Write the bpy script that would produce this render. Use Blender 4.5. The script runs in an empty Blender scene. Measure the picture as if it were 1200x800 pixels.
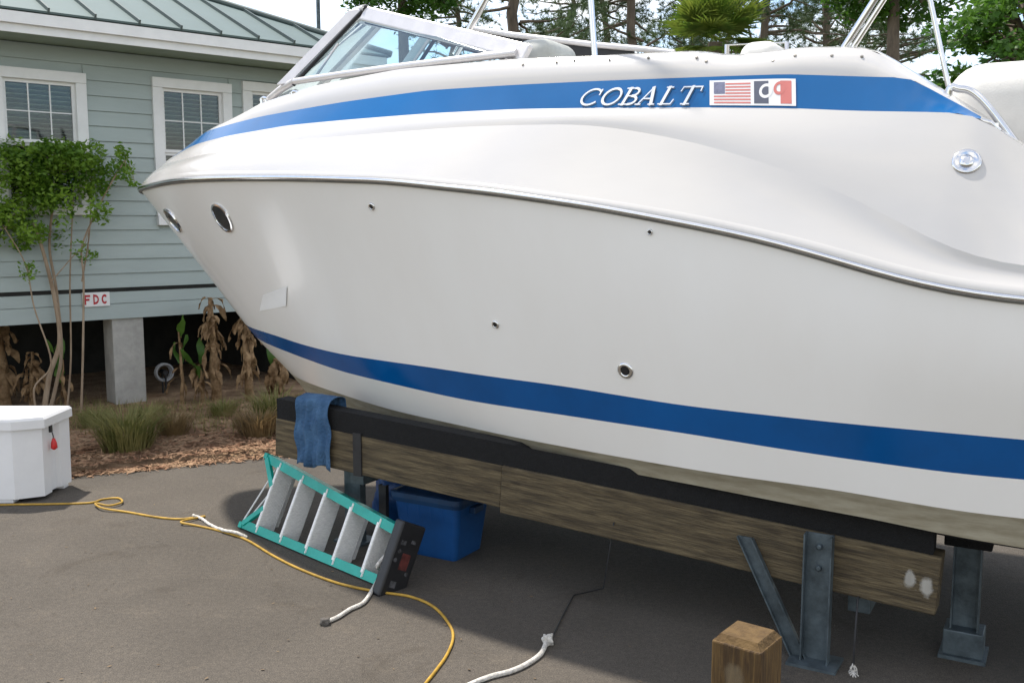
import bpy, bmesh, math, random
import numpy as np
from mathutils import Vector, Matrix
random.seed(7); rng = np.random.default_rng(11)
R = math.radians
C = bpy.context.scene.collection
SC = bpy.context.scene

# ------------------------------------------------------------------ camera
F, HZ, H = 1150.0, 260.0, 2.0            # focal length in photo pixels, horizon row, eye height
P = math.atan((400 - HZ) / F)
cam = bpy.data.cameras.new('camera'); cam.sensor_width = 36; cam.lens = F / 1200 * 36
cam.clip_start = 0.05; cam.clip_end = 2000
co = bpy.data.objects.new('camera', cam); C.objects.link(co)
co.location = (0, 0, H); co.rotation_euler = (math.pi / 2 - P, 0, 0)
SC.camera = co

# ------------------------------------------------------------------ sky, sun, exposure
SUN_EL, SUN_AZ = R(63), Vector((-0.70, 0.71))       # direction towards the sun (plan)
SUN_AZ.normalize()
w = bpy.data.worlds.new('World'); SC.world = w; w.use_nodes = True
nt = w.node_tree; nt.nodes.clear()
out = nt.nodes.new('ShaderNodeOutputWorld'); bg = nt.nodes.new('ShaderNodeBackground')
sky = nt.nodes.new('ShaderNodeTexSky'); sky.sky_type = 'NISHITA'; sky.sun_disc = False
sky.sun_elevation = SUN_EL; sky.sun_rotation = math.atan2(SUN_AZ.x, SUN_AZ.y)
sky.air_density = 1.0; sky.dust_density = 0.2; sky.ozone_density = 1.0
tc = nt.nodes.new('ShaderNodeTexCoord')
mp = nt.nodes.new('ShaderNodeMapping'); mp.inputs['Scale'].default_value = (1.0, 1.0, 2.6)
nz = nt.nodes.new('ShaderNodeTexNoise'); nz.inputs['Scale'].default_value = 2.6; nz.inputs['Detail'].default_value = 8
nz.inputs['Roughness'].default_value = 0.62
cr = nt.nodes.new('ShaderNodeValToRGB'); cr.color_ramp.elements[0].position = 0.40; cr.color_ramp.elements[1].position = 0.60
mx = nt.nodes.new('ShaderNodeMixRGB'); mx.inputs[2].default_value = (6.0, 5.75, 5.4, 1)
nt.links.new(tc.outputs['Generated'], mp.inputs['Vector']); nt.links.new(mp.outputs[0], nz.inputs['Vector'])
nt.links.new(nz.outputs['Fac'], cr.inputs[0]); nt.links.new(cr.outputs[0], mx.inputs[0])
nt.links.new(sky.outputs[0], mx.inputs[1]); nt.links.new(mx.outputs[0], bg.inputs['Color'])
bg.inputs['Strength'].default_value = 0.14
nt.links.new(bg.outputs[0], out.inputs['Surface'])
sl = bpy.data.lights.new('sun', 'SUN'); sl.energy = 3.0; sl.angle = R(2.0); sl.color = (1.0, 0.94, 0.85)
so = bpy.data.objects.new('sun', sl); C.objects.link(so)
sd = Vector((SUN_AZ.x * math.cos(SUN_EL), SUN_AZ.y * math.cos(SUN_EL), math.sin(SUN_EL)))
so.rotation_euler = sd.to_track_quat('Z', 'Y').to_euler(); so.location = (0, 0, 30)
SC.view_settings.view_transform = 'Standard'; SC.view_settings.look = 'None'
SC.view_settings.exposure = 1.0; SC.view_settings.gamma = 1.0

# ------------------------------------------------------------------ pixel helpers (photo 1200 x 800)
def ray(px, py):
    x = px - 600; v = 400 - py
    return np.array([x, v * math.sin(P) + F * math.cos(P), v * math.cos(P) - F * math.sin(P)])
def ground(px, py, z=0.0):
    d = ray(px, py); t = (z - H) / d[2]
    return Vector((d[0] * t, d[1] * t, z))
def atdist(px, py, D):
    d = ray(px, py); t = D / math.hypot(d[0], d[1])
    return Vector((d[0] * t, d[1] * t, H + d[2] * t))

# ------------------------------------------------------------------ materials
MATS = {}
def mat(name, col, rough=0.6, metal=0.0, spec=0.5, var=0.0, vscale=6.0, bump=0.0, bscale=60.0, coat=0.0, col2=None,
        stretch=(1, 1, 1), trans=0.0, detail=6, sss=0.0, coords='Object'):
    if name in MATS: return MATS[name]
    m = bpy.data.materials.new(name); m.use_nodes = True; MATS[name] = m
    t = m.node_tree; b = t.nodes['Principled BSDF']
    b.inputs['Base Color'].default_value = (*col, 1); b.inputs['Roughness'].default_value = rough
    b.inputs['Metallic'].default_value = metal; b.inputs['Specular IOR Level'].default_value = spec
    b.inputs['Coat Weight'].default_value = coat; b.inputs['Coat Roughness'].default_value = 0.05
    if trans: b.inputs['Transmission Weight'].default_value = trans
    tcn = t.nodes.new('ShaderNodeTexCoord'); mpn = t.nodes.new('ShaderNodeMapping')
    mpn.inputs['Scale'].default_value = stretch
    t.links.new(tcn.outputs[coords], mpn.inputs['Vector'])
    if var or col2:
        n = t.nodes.new('ShaderNodeTexNoise'); n.inputs['Scale'].default_value = vscale; n.inputs['Detail'].default_value = detail
        n.inputs['Roughness'].default_value = 0.65
        t.links.new(mpn.outputs[0], n.inputs['Vector'])
        r = t.nodes.new('ShaderNodeValToRGB')
        c2 = col2 if col2 else tuple(min(1, c * (1 + var)) for c in col)
        c1 = col if col2 else tuple(c * (1 - var) for c in col)
        r.color_ramp.elements[0].color = (*c1, 1); r.color_ramp.elements[0].position = 0.36
        r.color_ramp.elements[1].color = (*c2, 1); r.color_ramp.elements[1].position = 0.64
        t.links.new(n.outputs['Fac'], r.inputs[0]); t.links.new(r.outputs[0], b.inputs['Base Color'])
    if bump:
        n2 = t.nodes.new('ShaderNodeTexNoise'); n2.inputs['Scale'].default_value = bscale; n2.inputs['Detail'].default_value = 5
        t.links.new(mpn.outputs[0], n2.inputs['Vector'])
        bp = t.nodes.new('ShaderNodeBump'); bp.inputs['Strength'].default_value = bump; bp.inputs['Distance'].default_value = 0.02
        t.links.new(n2.outputs['Fac'], bp.inputs['Height']); t.links.new(bp.outputs[0], b.inputs['Normal'])
    return m
def leafmat(name, c1, c2, rough=0.55, tr=0.35, scale=2.5):
    if name in MATS: return MATS[name]
    m = mat(name, c1, rough, col2=c2, vscale=scale, detail=3, coords='Object')
    t = m.node_tree; b = t.nodes['Principled BSDF']
    trn = t.nodes.new('ShaderNodeBsdfTranslucent'); ms = t.nodes.new('ShaderNodeMixShader'); ms.inputs[0].default_value = tr
    o = t.nodes['Material Output']
    src = b.inputs['Base Color'].links[0].from_socket
    t.links.new(src, trn.inputs['Color']); t.links.new(b.outputs[0], ms.inputs[1]); t.links.new(trn.outputs[0], ms.inputs[2])
    t.links.new(ms.outputs[0], o.inputs['Surface'])
    return m

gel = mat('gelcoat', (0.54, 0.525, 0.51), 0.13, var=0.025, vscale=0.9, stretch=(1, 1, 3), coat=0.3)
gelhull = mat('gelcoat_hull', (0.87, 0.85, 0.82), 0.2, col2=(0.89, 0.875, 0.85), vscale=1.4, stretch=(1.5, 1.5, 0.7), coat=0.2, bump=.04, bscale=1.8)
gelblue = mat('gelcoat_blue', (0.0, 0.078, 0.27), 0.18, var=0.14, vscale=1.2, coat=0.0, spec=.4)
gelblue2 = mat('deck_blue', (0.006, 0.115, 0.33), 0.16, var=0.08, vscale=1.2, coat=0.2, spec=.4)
tan = mat('stained_chine', (0.24, 0.21, 0.145), 0.5, col2=(0.36, 0.33, 0.25), vscale=5, stretch=(1, 1, 6))
bottom = mat('bottom_paint', (0.03, 0.03, 0.035), 0.75, var=0.3, vscale=8)
vinyl = mat('vinyl_white', (0.72, 0.70, 0.66), 0.45, var=0.06, vscale=4, bump=0.08, bscale=120)
vinylgrey = mat('vinyl_grey', (0.42, 0.43, 0.40), 0.5, var=0.12, vscale=9)
chrome = mat('stainless', (0.72, 0.72, 0.72), 0.14, metal=1.0, var=0.05, vscale=20)
alu = mat('aluminium', (0.78, 0.77, 0.75), 0.5, metal=0.1, var=0.12, vscale=30, stretch=(1, 1, 6))
galv = mat('galvanised_steel', (0.085, 0.11, 0.125), 0.5, metal=0.4, var=0.35, vscale=9, bump=0.1, bscale=40)
rubber = mat('black_rubber', (0.016, 0.016, 0.018), 0.55, var=0.3, vscale=12)
carpet = mat('black_carpet', (0.005, 0.005, 0.0055), 0.95, var=0.3, vscale=30, bump=0.5, bscale=160)
wood = mat('weathered_timber', (0.055, 0.041, 0.022), 0.8, col2=(0.15, 0.115, 0.062), vscale=3.2, stretch=(1.2, 14, 14), bump=0.35, bscale=12)
woodpost = mat('timber_post', (0.075, 0.040, 0.011), 0.8, col2=(0.15, 0.088, 0.026), vscale=4, stretch=(9, 9, 1.0), bump=0.4, bscale=9)
woodtop = mat('timber_end_grain', (0.075, 0.042, 0.013), 0.9, col2=(0.13, 0.078, 0.026), vscale=16, bump=0.4, bscale=50)
whitesmear = mat('white_paint_smear', (0.70, 0.68, 0.64), 0.7, var=0.12, vscale=14)
siding = mat('siding_paint', (0.355, 0.41, 0.395), 0.6, var=0.05, vscale=2.5, bump=0.06, bscale=70, stretch=(.4, .4, 2))
frieze = mat('soffit_paint', (0.25, 0.30, 0.24), 0.65, var=0.06, vscale=2)
trim = mat('trim_white', (0.74, 0.74, 0.73), 0.5, var=0.04, vscale=5)
roofm = mat('metal_roof', (0.12, 0.165, 0.165), 0.6, metal=0.0, spec=.2, var=0.06, vscale=0.9)
seam = mat('roof_seam', (0.08, 0.105, 0.10), 0.45, metal=0.15, var=0.06)
glass_dark = mat('window_glass', (0.035, 0.045, 0.05), 0.04, spec=0.9, var=0.1, vscale=1)
blindm = mat('blind_slat', (0.55, 0.55, 0.46), 0.6, var=0.08)
concrete = mat('pier_concrete', (0.38, 0.37, 0.34), 0.85, var=0.14, vscale=6, bump=0.3, bscale=45)
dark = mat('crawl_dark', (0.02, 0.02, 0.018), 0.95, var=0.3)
box = mat('dock_box_plastic', (0.76, 0.76, 0.77), 0.38, var=0.025, vscale=5, bump=0.04, bscale=90)
red = mat('red_plastic', (0.60, 0.03, 0.03), 0.4, var=0.15, vscale=30)
signred = mat('sign_red', (0.45, 0.02, 0.03), 0.5, var=0.06)
teal = mat('teal_fibreglass', (0.0, 0.30, 0.24), 0.4, col2=(0.01, 0.38, 0.31), vscale=7)
cordm = mat('yellow_cord', (0.42, 0.25, 0.03), 0.6, var=0.25, vscale=14)
ropem = mat('white_rope', (0.62, 0.59, 0.54), 0.85, var=0.25, vscale=60, bump=0.5, bscale=220)
bluetub = mat('blue_plastic', (0.006, 0.065, 0.22), 0.42, var=0.12, vscale=5)
bluedark = mat('blue_plastic_rim', (0.006, 0.035, 0.10), 0.5, var=0.2, vscale=6)
bluecloth = mat('blue_cover_cloth', (0.03, 0.085, 0.18), 0.9, col2=(0.06, 0.14, 0.26), vscale=9, bump=0.7, bscale=60)
blackplastic = mat('black_plastic', (0.012, 0.012, 0.014), 0.45, var=0.2, vscale=12)
labelm = mat('ladder_label', (0.10, 0.10, 0.11), 0.6, col2=(0.02, 0.02, 0.02), vscale=26)
redlabel = mat('ladder_warning', (0.09, 0.018, 0.015), 0.6, var=0.4, vscale=24)
bark = mat('crape_bark', (0.24, 0.17, 0.11), 0.85, col2=(0.36, 0.28, 0.20), vscale=7, stretch=(2, 2, .6), bump=0.3, bscale=20)
pinebark = mat('pine_bark', (0.09, 0.07, 0.055), 0.95, col2=(0.17, 0.13, 0.10), vscale=5, stretch=(2, 2, .5), bump=0.8, bscale=9)
crapeleaf = leafmat('crape_leaf', (0.065, 0.17, 0.012), (0.25, 0.40, 0.045), tr=.5)
oakleaf = leafmat('oak_leaf', (0.035, 0.11, 0.012), (0.10, 0.21, 0.025), scale=1.2, tr=.45)
pineleaf = leafmat('pine_needles', (0.055, 0.095, 0.040), (0.11, 0.16, 0.065), scale=1.0)
palmleaf = leafmat('palm_leaf', (0.08, 0.15, 0.016), (0.20, 0.25, 0.04), tr=.5)
dryleaf = leafmat('dry_banana_leaf', (0.15, 0.085, 0.035), (0.42, 0.28, 0.15), rough=.8, tr=.25, scale=9)
greenleaf = leafmat('banana_leaf', (0.05, 0.13, 0.015), (0.11, 0.22, 0.03))
grassm = leafmat('grass_blade', (0.12, 0.135, 0.03), (0.30, 0.27, 0.10), rough=.7, scale=6)
drygrass = leafmat('dry_grass_blade', (0.15, 0.10, 0.045), (0.29, 0.20, 0.09), rough=.8, scale=6)
straw = mat('mulch_chips', (0.17, 0.075, 0.036), 0.9, col2=(0.38, 0.24, 0.14), vscale=7)

# ground materials
def woodgrain(m, scale, stretch):
    t = m.node_tree; b = t.nodes['Principled BSDF']; tcn = t.nodes.new('ShaderNodeTexCoord'); mp_ = t.nodes.new('ShaderNodeMapping'); mp_.inputs['Scale'].default_value = stretch
    n = t.nodes.new('ShaderNodeTexNoise'); n.inputs['Scale'].default_value = scale; n.inputs['Detail'].default_value = 8; n.inputs['Distortion'].default_value = 1.2; n.inputs['Roughness'].default_value = .7
    r = t.nodes.new('ShaderNodeValToRGB'); r.color_ramp.elements[0].position = .38; r.color_ramp.elements[0].color = (.42, .38, .34, 1); r.color_ramp.elements[1].position = .56; r.color_ramp.elements[1].color = (1, 1, 1, 1)
    x = t.nodes.new('ShaderNodeMixRGB'); x.blend_type = 'MULTIPLY'; x.inputs[0].default_value = .85; src = b.inputs['Base Color'].links[0].from_socket
    t.links.new(tcn.outputs['Object'], mp_.inputs['Vector']); t.links.new(mp_.outputs[0], n.inputs['Vector']); t.links.new(n.outputs['Fac'], r.inputs[0]); t.links.new(src, x.inputs[1]); t.links.new(r.outputs[0], x.inputs[2]); t.links.new(x.outputs[0], b.inputs['Base Color'])
woodgrain(wood, 2.2, (1.6, 30, 30)); woodgrain(woodpost, 3, (24, 24, 2))
def smearmat(name, c, hard=.5):
    m = mat(name, c, .8, var=.1, vscale=12); t = m.node_tree; b = t.nodes['Principled BSDF']; o = t.nodes['Material Output']
    tcn = t.nodes.new('ShaderNodeTexCoord'); mp_ = t.nodes.new('ShaderNodeMapping'); mp_.inputs['Location'].default_value = (-1, -1, -1); mp_.inputs['Scale'].default_value = (2, 2, 2)
    g = t.nodes.new('ShaderNodeTexGradient'); g.gradient_type = 'SPHERICAL'; n = t.nodes.new('ShaderNodeTexNoise'); n.inputs['Scale'].default_value = 22; n.inputs['Detail'].default_value = 8
    a = t.nodes.new('ShaderNodeMath'); a.operation = 'MULTIPLY_ADD'; a.inputs[1].default_value = 1.1; r = t.nodes.new('ShaderNodeValToRGB'); r.color_ramp.elements[0].position = .62; r.color_ramp.elements[1].position = 1.15 if False else 1.0; r.color_ramp.elements[1].color = (hard, hard, hard, 1)
    t.links.new(tcn.outputs['Generated'], mp_.inputs['Vector']); t.links.new(mp_.outputs[0], g.inputs['Vector']); t.links.new(tcn.outputs['Object'], n.inputs['Vector'])
    t.links.new(g.outputs['Fac'], a.inputs[0]); t.links.new(n.outputs['Fac'], a.inputs[2]); t.links.new(a.outputs[0], r.inputs[0]); t.links.new(r.outputs[0], b.inputs['Alpha'])
    return m
def groundmat():
    m = bpy.data.materials.new('asphalt'); m.use_nodes = True; t = m.node_tree; b = t.nodes['Principled BSDF']
    b.inputs['Roughness'].default_value = 0.9; b.inputs['Specular IOR Level'].default_value = 0.3
    tcn = t.nodes.new('ShaderNodeTexCoord')
    def noise(sc, det=5, ro=.6, dist=0):
        n = t.nodes.new('ShaderNodeTexNoise'); n.inputs['Scale'].default_value = sc; n.inputs['Detail'].default_value = det
        n.inputs['Roughness'].default_value = ro; n.inputs['Distortion'].default_value = dist
        t.links.new(tcn.outputs['Object'], n.inputs['Vector']); return n
    def ramp(n, p0, c0, p1, c1):
        r = t.nodes.new('ShaderNodeValToRGB'); e = r.color_ramp.elements
        e[0].position = p0; e[0].color = (*c0, 1); e[1].position = p1; e[1].color = (*c1, 1)
        t.links.new(n.outputs[0], r.inputs[0]); return r
    def mul(a, bb, f=1.0):
        x = t.nodes.new('ShaderNodeMixRGB'); x.blend_type = 'MULTIPLY'; x.inputs[0].default_value = f
        t.links.new(a, x.inputs[1]); t.links.new(bb, x.inputs[2]); return x.outputs[0]
    base = ramp(noise(0.9, 6, .6, .3), .3, (0.076, 0.067, 0.057), .7, (0.108, 0.095, 0.081)).outputs[0]
    grit = ramp(noise(170, 3), .33, (0.55, 0.55, 0.55), .66, (1.35, 1.33, 1.3)).outputs[0]
    grit2 = ramp(noise(38, 5, .7), .35, (0.82, 0.82, 0.82), .65, (1.16, 1.15, 1.13)).outputs[0]
    stain = ramp(noise(2.3, 7, .68, .8), .56, (1, 1, 1), .76, (0.70, 0.67, 0.63)).outputs[0]
    pale = ramp(noise(3.6, 7, .7, .6), .56, (1, 1, 1), .74, (1.25, 1.22, 1.17)).outputs[0]
    c = mul(mul(mul(mul(base, grit), grit2), stain), pale)
    t.links.new(c, b.inputs['Base Color'])
    bp = t.nodes.new('ShaderNodeBump'); bp.inputs['Strength'].default_value = .55; bp.inputs['Distance'].default_value = .008
    t.links.new(noise(120, 4).outputs[0], bp.inputs['Height']); t.links.new(bp.outputs[0], b.inputs['Normal'])
    return m
asphalt = groundmat()
soil = mat('mulch_soil', (0.17, 0.095, 0.05), 0.95, col2=(0.36, 0.245, 0.145), vscale=5, bump=1.0, bscale=38)
lawn = mat('far_ground', (0.06, 0.075, 0.03), 0.95, col2=(0.12, 0.12, 0.05), vscale=1.5, bump=.6, bscale=20)

# ------------------------------------------------------------------ builders
def mesh(name, verts, faces, material, parent=None, smooth=False, mats=None, fm=None):
    me = bpy.data.meshes.new(name); me.from_pydata([tuple(v) for v in verts], [], faces)
    if mats:
        for x in mats: me.materials.append(x)
        if fm is not None: me.polygons.foreach_set('material_index', fm)
    else: me.materials.append(material)
    if smooth: me.polygons.foreach_set('use_smooth', [True] * len(me.polygons))
    me.update()
    o = bpy.data.objects.new(name, me); C.objects.link(o)
    if parent is not None: o.parent = parent
    return o
def empty(name, label, cat, loc=(0, 0, 0), group=None):
    o = bpy.data.objects.new(name, None); C.objects.link(o); o.location = loc
    o.empty_display_size = .1
    o['label'] = label; o['category'] = cat
    if group: o['group'] = group
    return o
def tag(o, label, cat, group=None):
    o['label'] = label; o['category'] = cat
    if group: o['group'] = group
    return o
def rel(pts, root):
    l = root.location if root is not None else Vector((0, 0, 0))
    return [Vector(p) - l for p in pts]
def structure(o, kind='structure'): o['kind'] = kind; return o
class MB:
    """collects geometry in world coordinates, builds one mesh object"""
    def __init__(s): s.v = []; s.f = []; s.sm = []
    def add(s, vs, fs, sm=False):
        n = len(s.v); s.v += [Vector(x) for x in vs]; s.f += [tuple(i + n for i in q) for q in fs]; s.sm += [sm] * len(fs); return s
    def obox(s, c, ax, ay, az, bev=0.0, seg=2):
        """box: centre c, half-extent vectors"""
        c = Vector(c); ax, ay, az = Vector(ax), Vector(ay), Vector(az)
        if not bev:
            vs = [c + ax * i + ay * j + az * k for i in (-1, 1) for j in (-1, 1) for k in (-1, 1)]
            return s.add(vs, [(0, 1, 3, 2), (4, 6, 7, 5), (0, 4, 5, 1), (2, 3, 7, 6), (0, 2, 6, 4), (1, 5, 7, 3)])
        bm = bmesh.new(); bmesh.ops.create_cube(bm, size=2)
        la, lb, lc = ax.length, ay.length, az.length
        for v in bm.verts: v.co = Vector((v.co.x * la, v.co.y * lb, v.co.z * lc))
        bmesh.ops.bevel(bm, geom=bm.edges[:], offset=bev, segments=seg, affect='EDGES', profile=.5)
        ux, uy, uz = ax / la, ay / lb, az / lc
        bm.verts.index_update()
        vs = [c + ux * v.co.x + uy * v.co.y + uz * v.co.z for v in bm.verts]
        fs = [tuple(v.index for v in f.verts) for f in bm.faces]; bm.free()
        return s.add(vs, fs)
    def box(s, x0, x1, y0, y1, z0, z1, bev=0.0):
        return s.obox(((x0 + x1) / 2, (y0 + y1) / 2, (z0 + z1) / 2), ((x1 - x0) / 2, 0, 0), (0, (y1 - y0) / 2, 0), (0, 0, (z1 - z0) / 2), bev)
    def tube(s, pts, r, n=8, caps=True):
        pts = [Vector(p) for p in pts]; m = len(pts)
        rs = r if isinstance(r, (list, tuple)) else [r] * m
        vs = []; fs = []; prev = None
        for i, p in enumerate(pts):
            d = (pts[min(i + 1, m - 1)] - pts[max(i - 1, 0)]).normalized()
            if prev is None:
                a = d.orthogonal().normalized()
            else:
                a = prev - d * prev.dot(d)
                a = a.normalized() if a.length > 1e-6 else d.orthogonal().normalized()
            prev = a; b = d.cross(a)
            for k in range(n):
                t = 2 * math.pi * k / n; vs.append(p + (a * math.cos(t) + b * math.sin(t)) * rs[i])
        for i in range(m - 1):
            for k in range(n):
                fs.append((i * n + k, i * n + (k + 1) % n, (i + 1) * n + (k + 1) % n, (i + 1) * n + k))
        s.add(vs, fs, True)
        if caps: s.add(vs[:n], [tuple(range(n))[::-1]]); s.add(vs[-n:], [tuple(range(n))])
        return s
    def lathe(s, c, axis, prof, n=20):
        """prof: (radius, height along axis)"""
        c = Vector(c); ax = Vector(axis).normalized(); a = ax.orthogonal().normalized(); b = ax.cross(a)
        vs = []; fs = []
        for r, h in prof:
            for k in range(n):
                t = 2 * math.pi * k / n; vs.append(c + ax * h + (a * math.cos(t) + b * math.sin(t)) * r)
        for i in range(len(prof) - 1):
            for k in range(n):
                fs.append((i * n + k, i * n + (k + 1) % n, (i + 1) * n + (k + 1) % n, (i + 1) * n + k))
        s.add(vs, fs, True)
        s.add(vs[:n], [tuple(range(n))[::-1]]); s.add(vs[-n:], [tuple(range(n))])
        return s
    def build(s, name, material, parent=None):
        vs = s.v
        if parent is not None:
            off = Vector((0, 0, 0)); q = parent
            while q is not None: off += q.location; q = q.parent
            vs = [v - off for v in vs]
        o = mesh(name, vs, s.f, material, parent)
        o.data.polygons.foreach_set('use_smooth', s.sm)
        return o
def spline(pts, n=10):
    pts = [Vector(p) for p in pts]; outp = []
    for i in range(len(pts) - 1):
        p0 = pts[max(i - 1, 0)]; p1 = pts[i]; p2 = pts[i + 1]; p3 = pts[min(i + 2, len(pts) - 1)]
        for k in range(n):
            t = k / n
            outp.append(0.5 * ((2 * p1) + (p2 - p0) * t + (2 * p0 - 5 * p1 + 4 * p2 - p3) * t * t + (3 * p1 - p0 - 3 * p2 + p3) * t ** 3))
    outp.append(pts[-1]); return outp

# ================================================================== GROUND
def sheet(name, poly, z, material, kind='structure'):
    o = mesh(name, [(x, y, z) for x, y in poly], [tuple(range(len(poly)))], material); o['kind'] = kind; return o
sheet('ground', [(-400, -400), (400, -400), (400, 600), (-400, 600)], -0.02, lawn)
e1 = ground(90, 558); e2 = ground(330, 535)
ed = (e2 - e1).normalized()
eL = e1 - ed * 14; eR = e2 + ed * 2.2
pav = [(-22, -12), (22, -12), (24, 14), (eR.x + 3.5, eR.y + .5), (eR.x, eR.y)]
N = 60
for i in range(1, N):                      # slightly ragged edge against the mulch
    q = eR.lerp(eL, i / N); pav.append((q.x + random.uniform(-.03, .03), q.y + random.uniform(-.035, .035)))
pav.append((eL.x, eL.y))
sheet('driveway', pav, 0.0, asphalt)

# house frame
Wp = ground(155, 478); wd = Vector((0.763, 0.647, 0)).normalized(); wn = Vector((wd.y, -wd.x, 0))     # wn faces the camera
def wall(px, py, off=0.0):
    """pixel -> (k along wall, z) on the plane off metres in front of the wall"""
    d = Vector(ray(px, py)); p0 = Wp + wn * off - Vector((0, 0, H))
    t = p0.dot(wn) / d.dot(wn); q = d * t + Vector((0, 0, H)); return (q - Wp).dot(wd), q.z
def WP(k, z, off=0.0): return Wp + wd * k + wn * off + Vector((0, 0, z))

# mulch bed between the driveway and the house
bed = []; nb, mb_ = 70, 26
for i in range(nb):
    for j in range(mb_):
        q0 = eL.lerp(eR, i / (nb - 1)); k = (q0 - Wp).dot(wd)
        q1 = Wp + wd * k - wn * 3.0
        q = q0.lerp(q1, j / (mb_ - 1)); 
        z = 0.012 + (0.035 * min(1, j / 3)) + random.uniform(-.012, .018) * min(1, j / 2)
        if j == 0: z = -0.006
        bed.append((q.x, q.y, z))
bf = [(i * mb_ + j, (i + 1) * mb_ + j, (i + 1) * mb_ + j + 1, i * mb_ + j + 1) for i in range(nb - 1) for j in range(mb_ - 1)]
structure(mesh('mulch_bed', bed, bf, soil, smooth=True))
# loose chips and pine straw
vs, fs = [], []
for i in range(16000):
    u = random.random(); q0 = (e1 - ed * 2.5).lerp(eR, u); dd = abs(random.gauss(0, 1.0)) - .06 if i % 3 else random.uniform(0, 2.8)
    if dd < -.1: dd = 0
    k = (q0 - Wp).dot(wd); q = q0 - wn * dd + wd * random.uniform(-.1, .1)
    a = random.uniform(0, math.pi); L = random.uniform(.008, .03) if i % 2 else random.uniform(.03, .09)
    wdt = random.uniform(.005, .013) if i % 2 else .003
    z = 0.05 + random.uniform(0, .02) if dd > .12 else .006 + random.uniform(0, .015)
    t = Vector((math.cos(a), math.sin(a), random.uniform(-.25, .25))) * L; n_ = Vector((-math.sin(a), math.cos(a), random.uniform(-.5, .5))) * wdt
    b0 = len(vs); c0 = Vector((q.x, q.y, z)); vs += [c0 - t - n_, c0 + t - n_, c0 + t + n_, c0 - t + n_]; fs.append((b0, b0 + 1, b0 + 2, b0 + 3))
structure(mesh('loose_mulch', vs, fs, straw), 'stuff')

vs, fs = [], []
for i in range(150):
    px = random.uniform(-60, 760); py = random.uniform(556, 830); g = ground(px, py); a = random.uniform(0, 6.28); L = random.uniform(.004, .013); z = .004 + random.uniform(0, .006)
    t = Vector((math.cos(a), math.sin(a), random.uniform(-.2, .2))) * L; n_ = Vector((-math.sin(a), math.cos(a), .2)) * L * random.uniform(.25, .6); c0 = Vector((g.x, g.y, z)); b0 = len(vs)
    vs += [c0 - t, c0 + n_, c0 + t, c0 - n_]; fs.append((b0, b0 + 1, b0 + 2, b0 + 3))
structure(mesh('driveway_litter', vs, fs, mat('litter', (.05, .035, .02), .9, col2=(.20, .14, .08), vscale=3)), 'stuff')

# ================================================================== HOUSE
house = empty('raised_house', 'pale sage raised house with lap siding and standing seam metal roof', 'house', Wp)
kL = wall(0, 300)[0] - 2.2
ks_eave = wall(450, 62, .6)[0]           # right end of the eave
zs = wall(60, 53)[1]                     # soffit height
OV = 0.62
kR = ks_eave - OV
z_band = wall(60, 343)[1]                # dark joint above the skirt
z_bot = wall(60, 378)[1]
print('house', 'kL', kL, 'kR', kR, 'soffit', zs, 'band', z_band, 'bot', z_bot)
def win_rect(x0, x1, y0, y1, xm=None):
    k0, _ = wall(x0, (y0 + y1) / 2); k1, _ = wall(x1, (y0 + y1) / 2); z1 = wall((x0 + x1) / 2, y0)[1]; z0 = wall((x0 + x1) / 2, y1)[1]
    return k0, k1, z0, z1
wins = [win_rect(-8, 103, 82, 252), win_rect(180, 272, 95, 264), win_rect(285, 377, 100, 262)]
z_siding0 = z_band + .025
EXPO = (wall(130, 300)[1] - wall(130, 318)[1])
EXPO = 0.152
zz = z_siding0; row = 0
def board(k0, k1, z0, z1, bot=.022, top=.006, name='siding_board'):
    vs = [WP(k, z, o) for k in (k0, k1) for (z, o) in ((z0, .0), (z0, bot), (z1, top), (z1, .0))]
    m = MB(); m.add(vs, [(0, 1, 2, 3), (7, 6, 5, 4), (1, 5, 6, 2), (0, 4, 5, 1), (3, 2, 6, 7), (0, 3, 7, 4)])
    return m.build(name, siding, house)
while zz < zs:
    z1 = min(zz + EXPO, zs)
    cuts = sorted([(a + .02, b - .02) for a, b, c, d in wins if c + .02 < z1 - .01 and d - .02 > zz + .01])
    k = kL
    for a, b in cuts + [(kR, None)]:
        if a - k > .01: board(k, a, zz, z1 - .004)
        k = b
    zz += EXPO; row += 1
z_mid = (z_band + z_bot) / 2 + .01
board(kL, kR, z_mid + .003, z_band - .02, .02, .012, 'skirt_board'); board(kL, kR, z_bot, z_mid - .003, .022, .014, 'skirt_board')
MB().obox(WP((kL + kR) / 2, (z_band + .0025), .0), wd * (kR - kL) / 2, wn * .006, (0, 0, .021)).build('shadow_joint', dark, house)  # dark strip painted in for the shadow of the gap
# wall core with window holes: strips
core = MB()
cuts = sorted((a + .03, b - .03) for a, b, c, d in wins); k = kL
zc0, zc1 = z_bot + .02, zs
def corebox(k0, k1, z0, z1): core.obox(WP((k0 + k1) / 2, (z0 + z1) / 2, -.075), wd * (k1 - k0) / 2, wn * .07, (0, 0, (z1 - z0) / 2))
for (a, b, c, d) in wins:
    a += .03; b -= .03; c += .03; d -= .03
    if a - k > 0: corebox(k, a, zc0, zc1)
    corebox(a, b, zc0, c); corebox(a, b, d, zc1); k = b
corebox(k, kR, zc0, zc1)
core.build('wall', siding, house)
DEPTH = 8.0
side = MB()
side.obox(WP(kR - .06, (zc0 + zc1) / 2, -DEPTH / 2 - .15), wd * .06, wn * DEPTH / 2, (0, 0, (zc1 - zc0) / 2))
side.obox(WP((kL + kR) / 2, (zc0 + zc1) / 2, -DEPTH - .2), wd * (kR - kL) / 2, wn * .05, (0, 0, (zc1 - zc0) / 2))
side.build('side_wall', siding, house)
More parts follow.
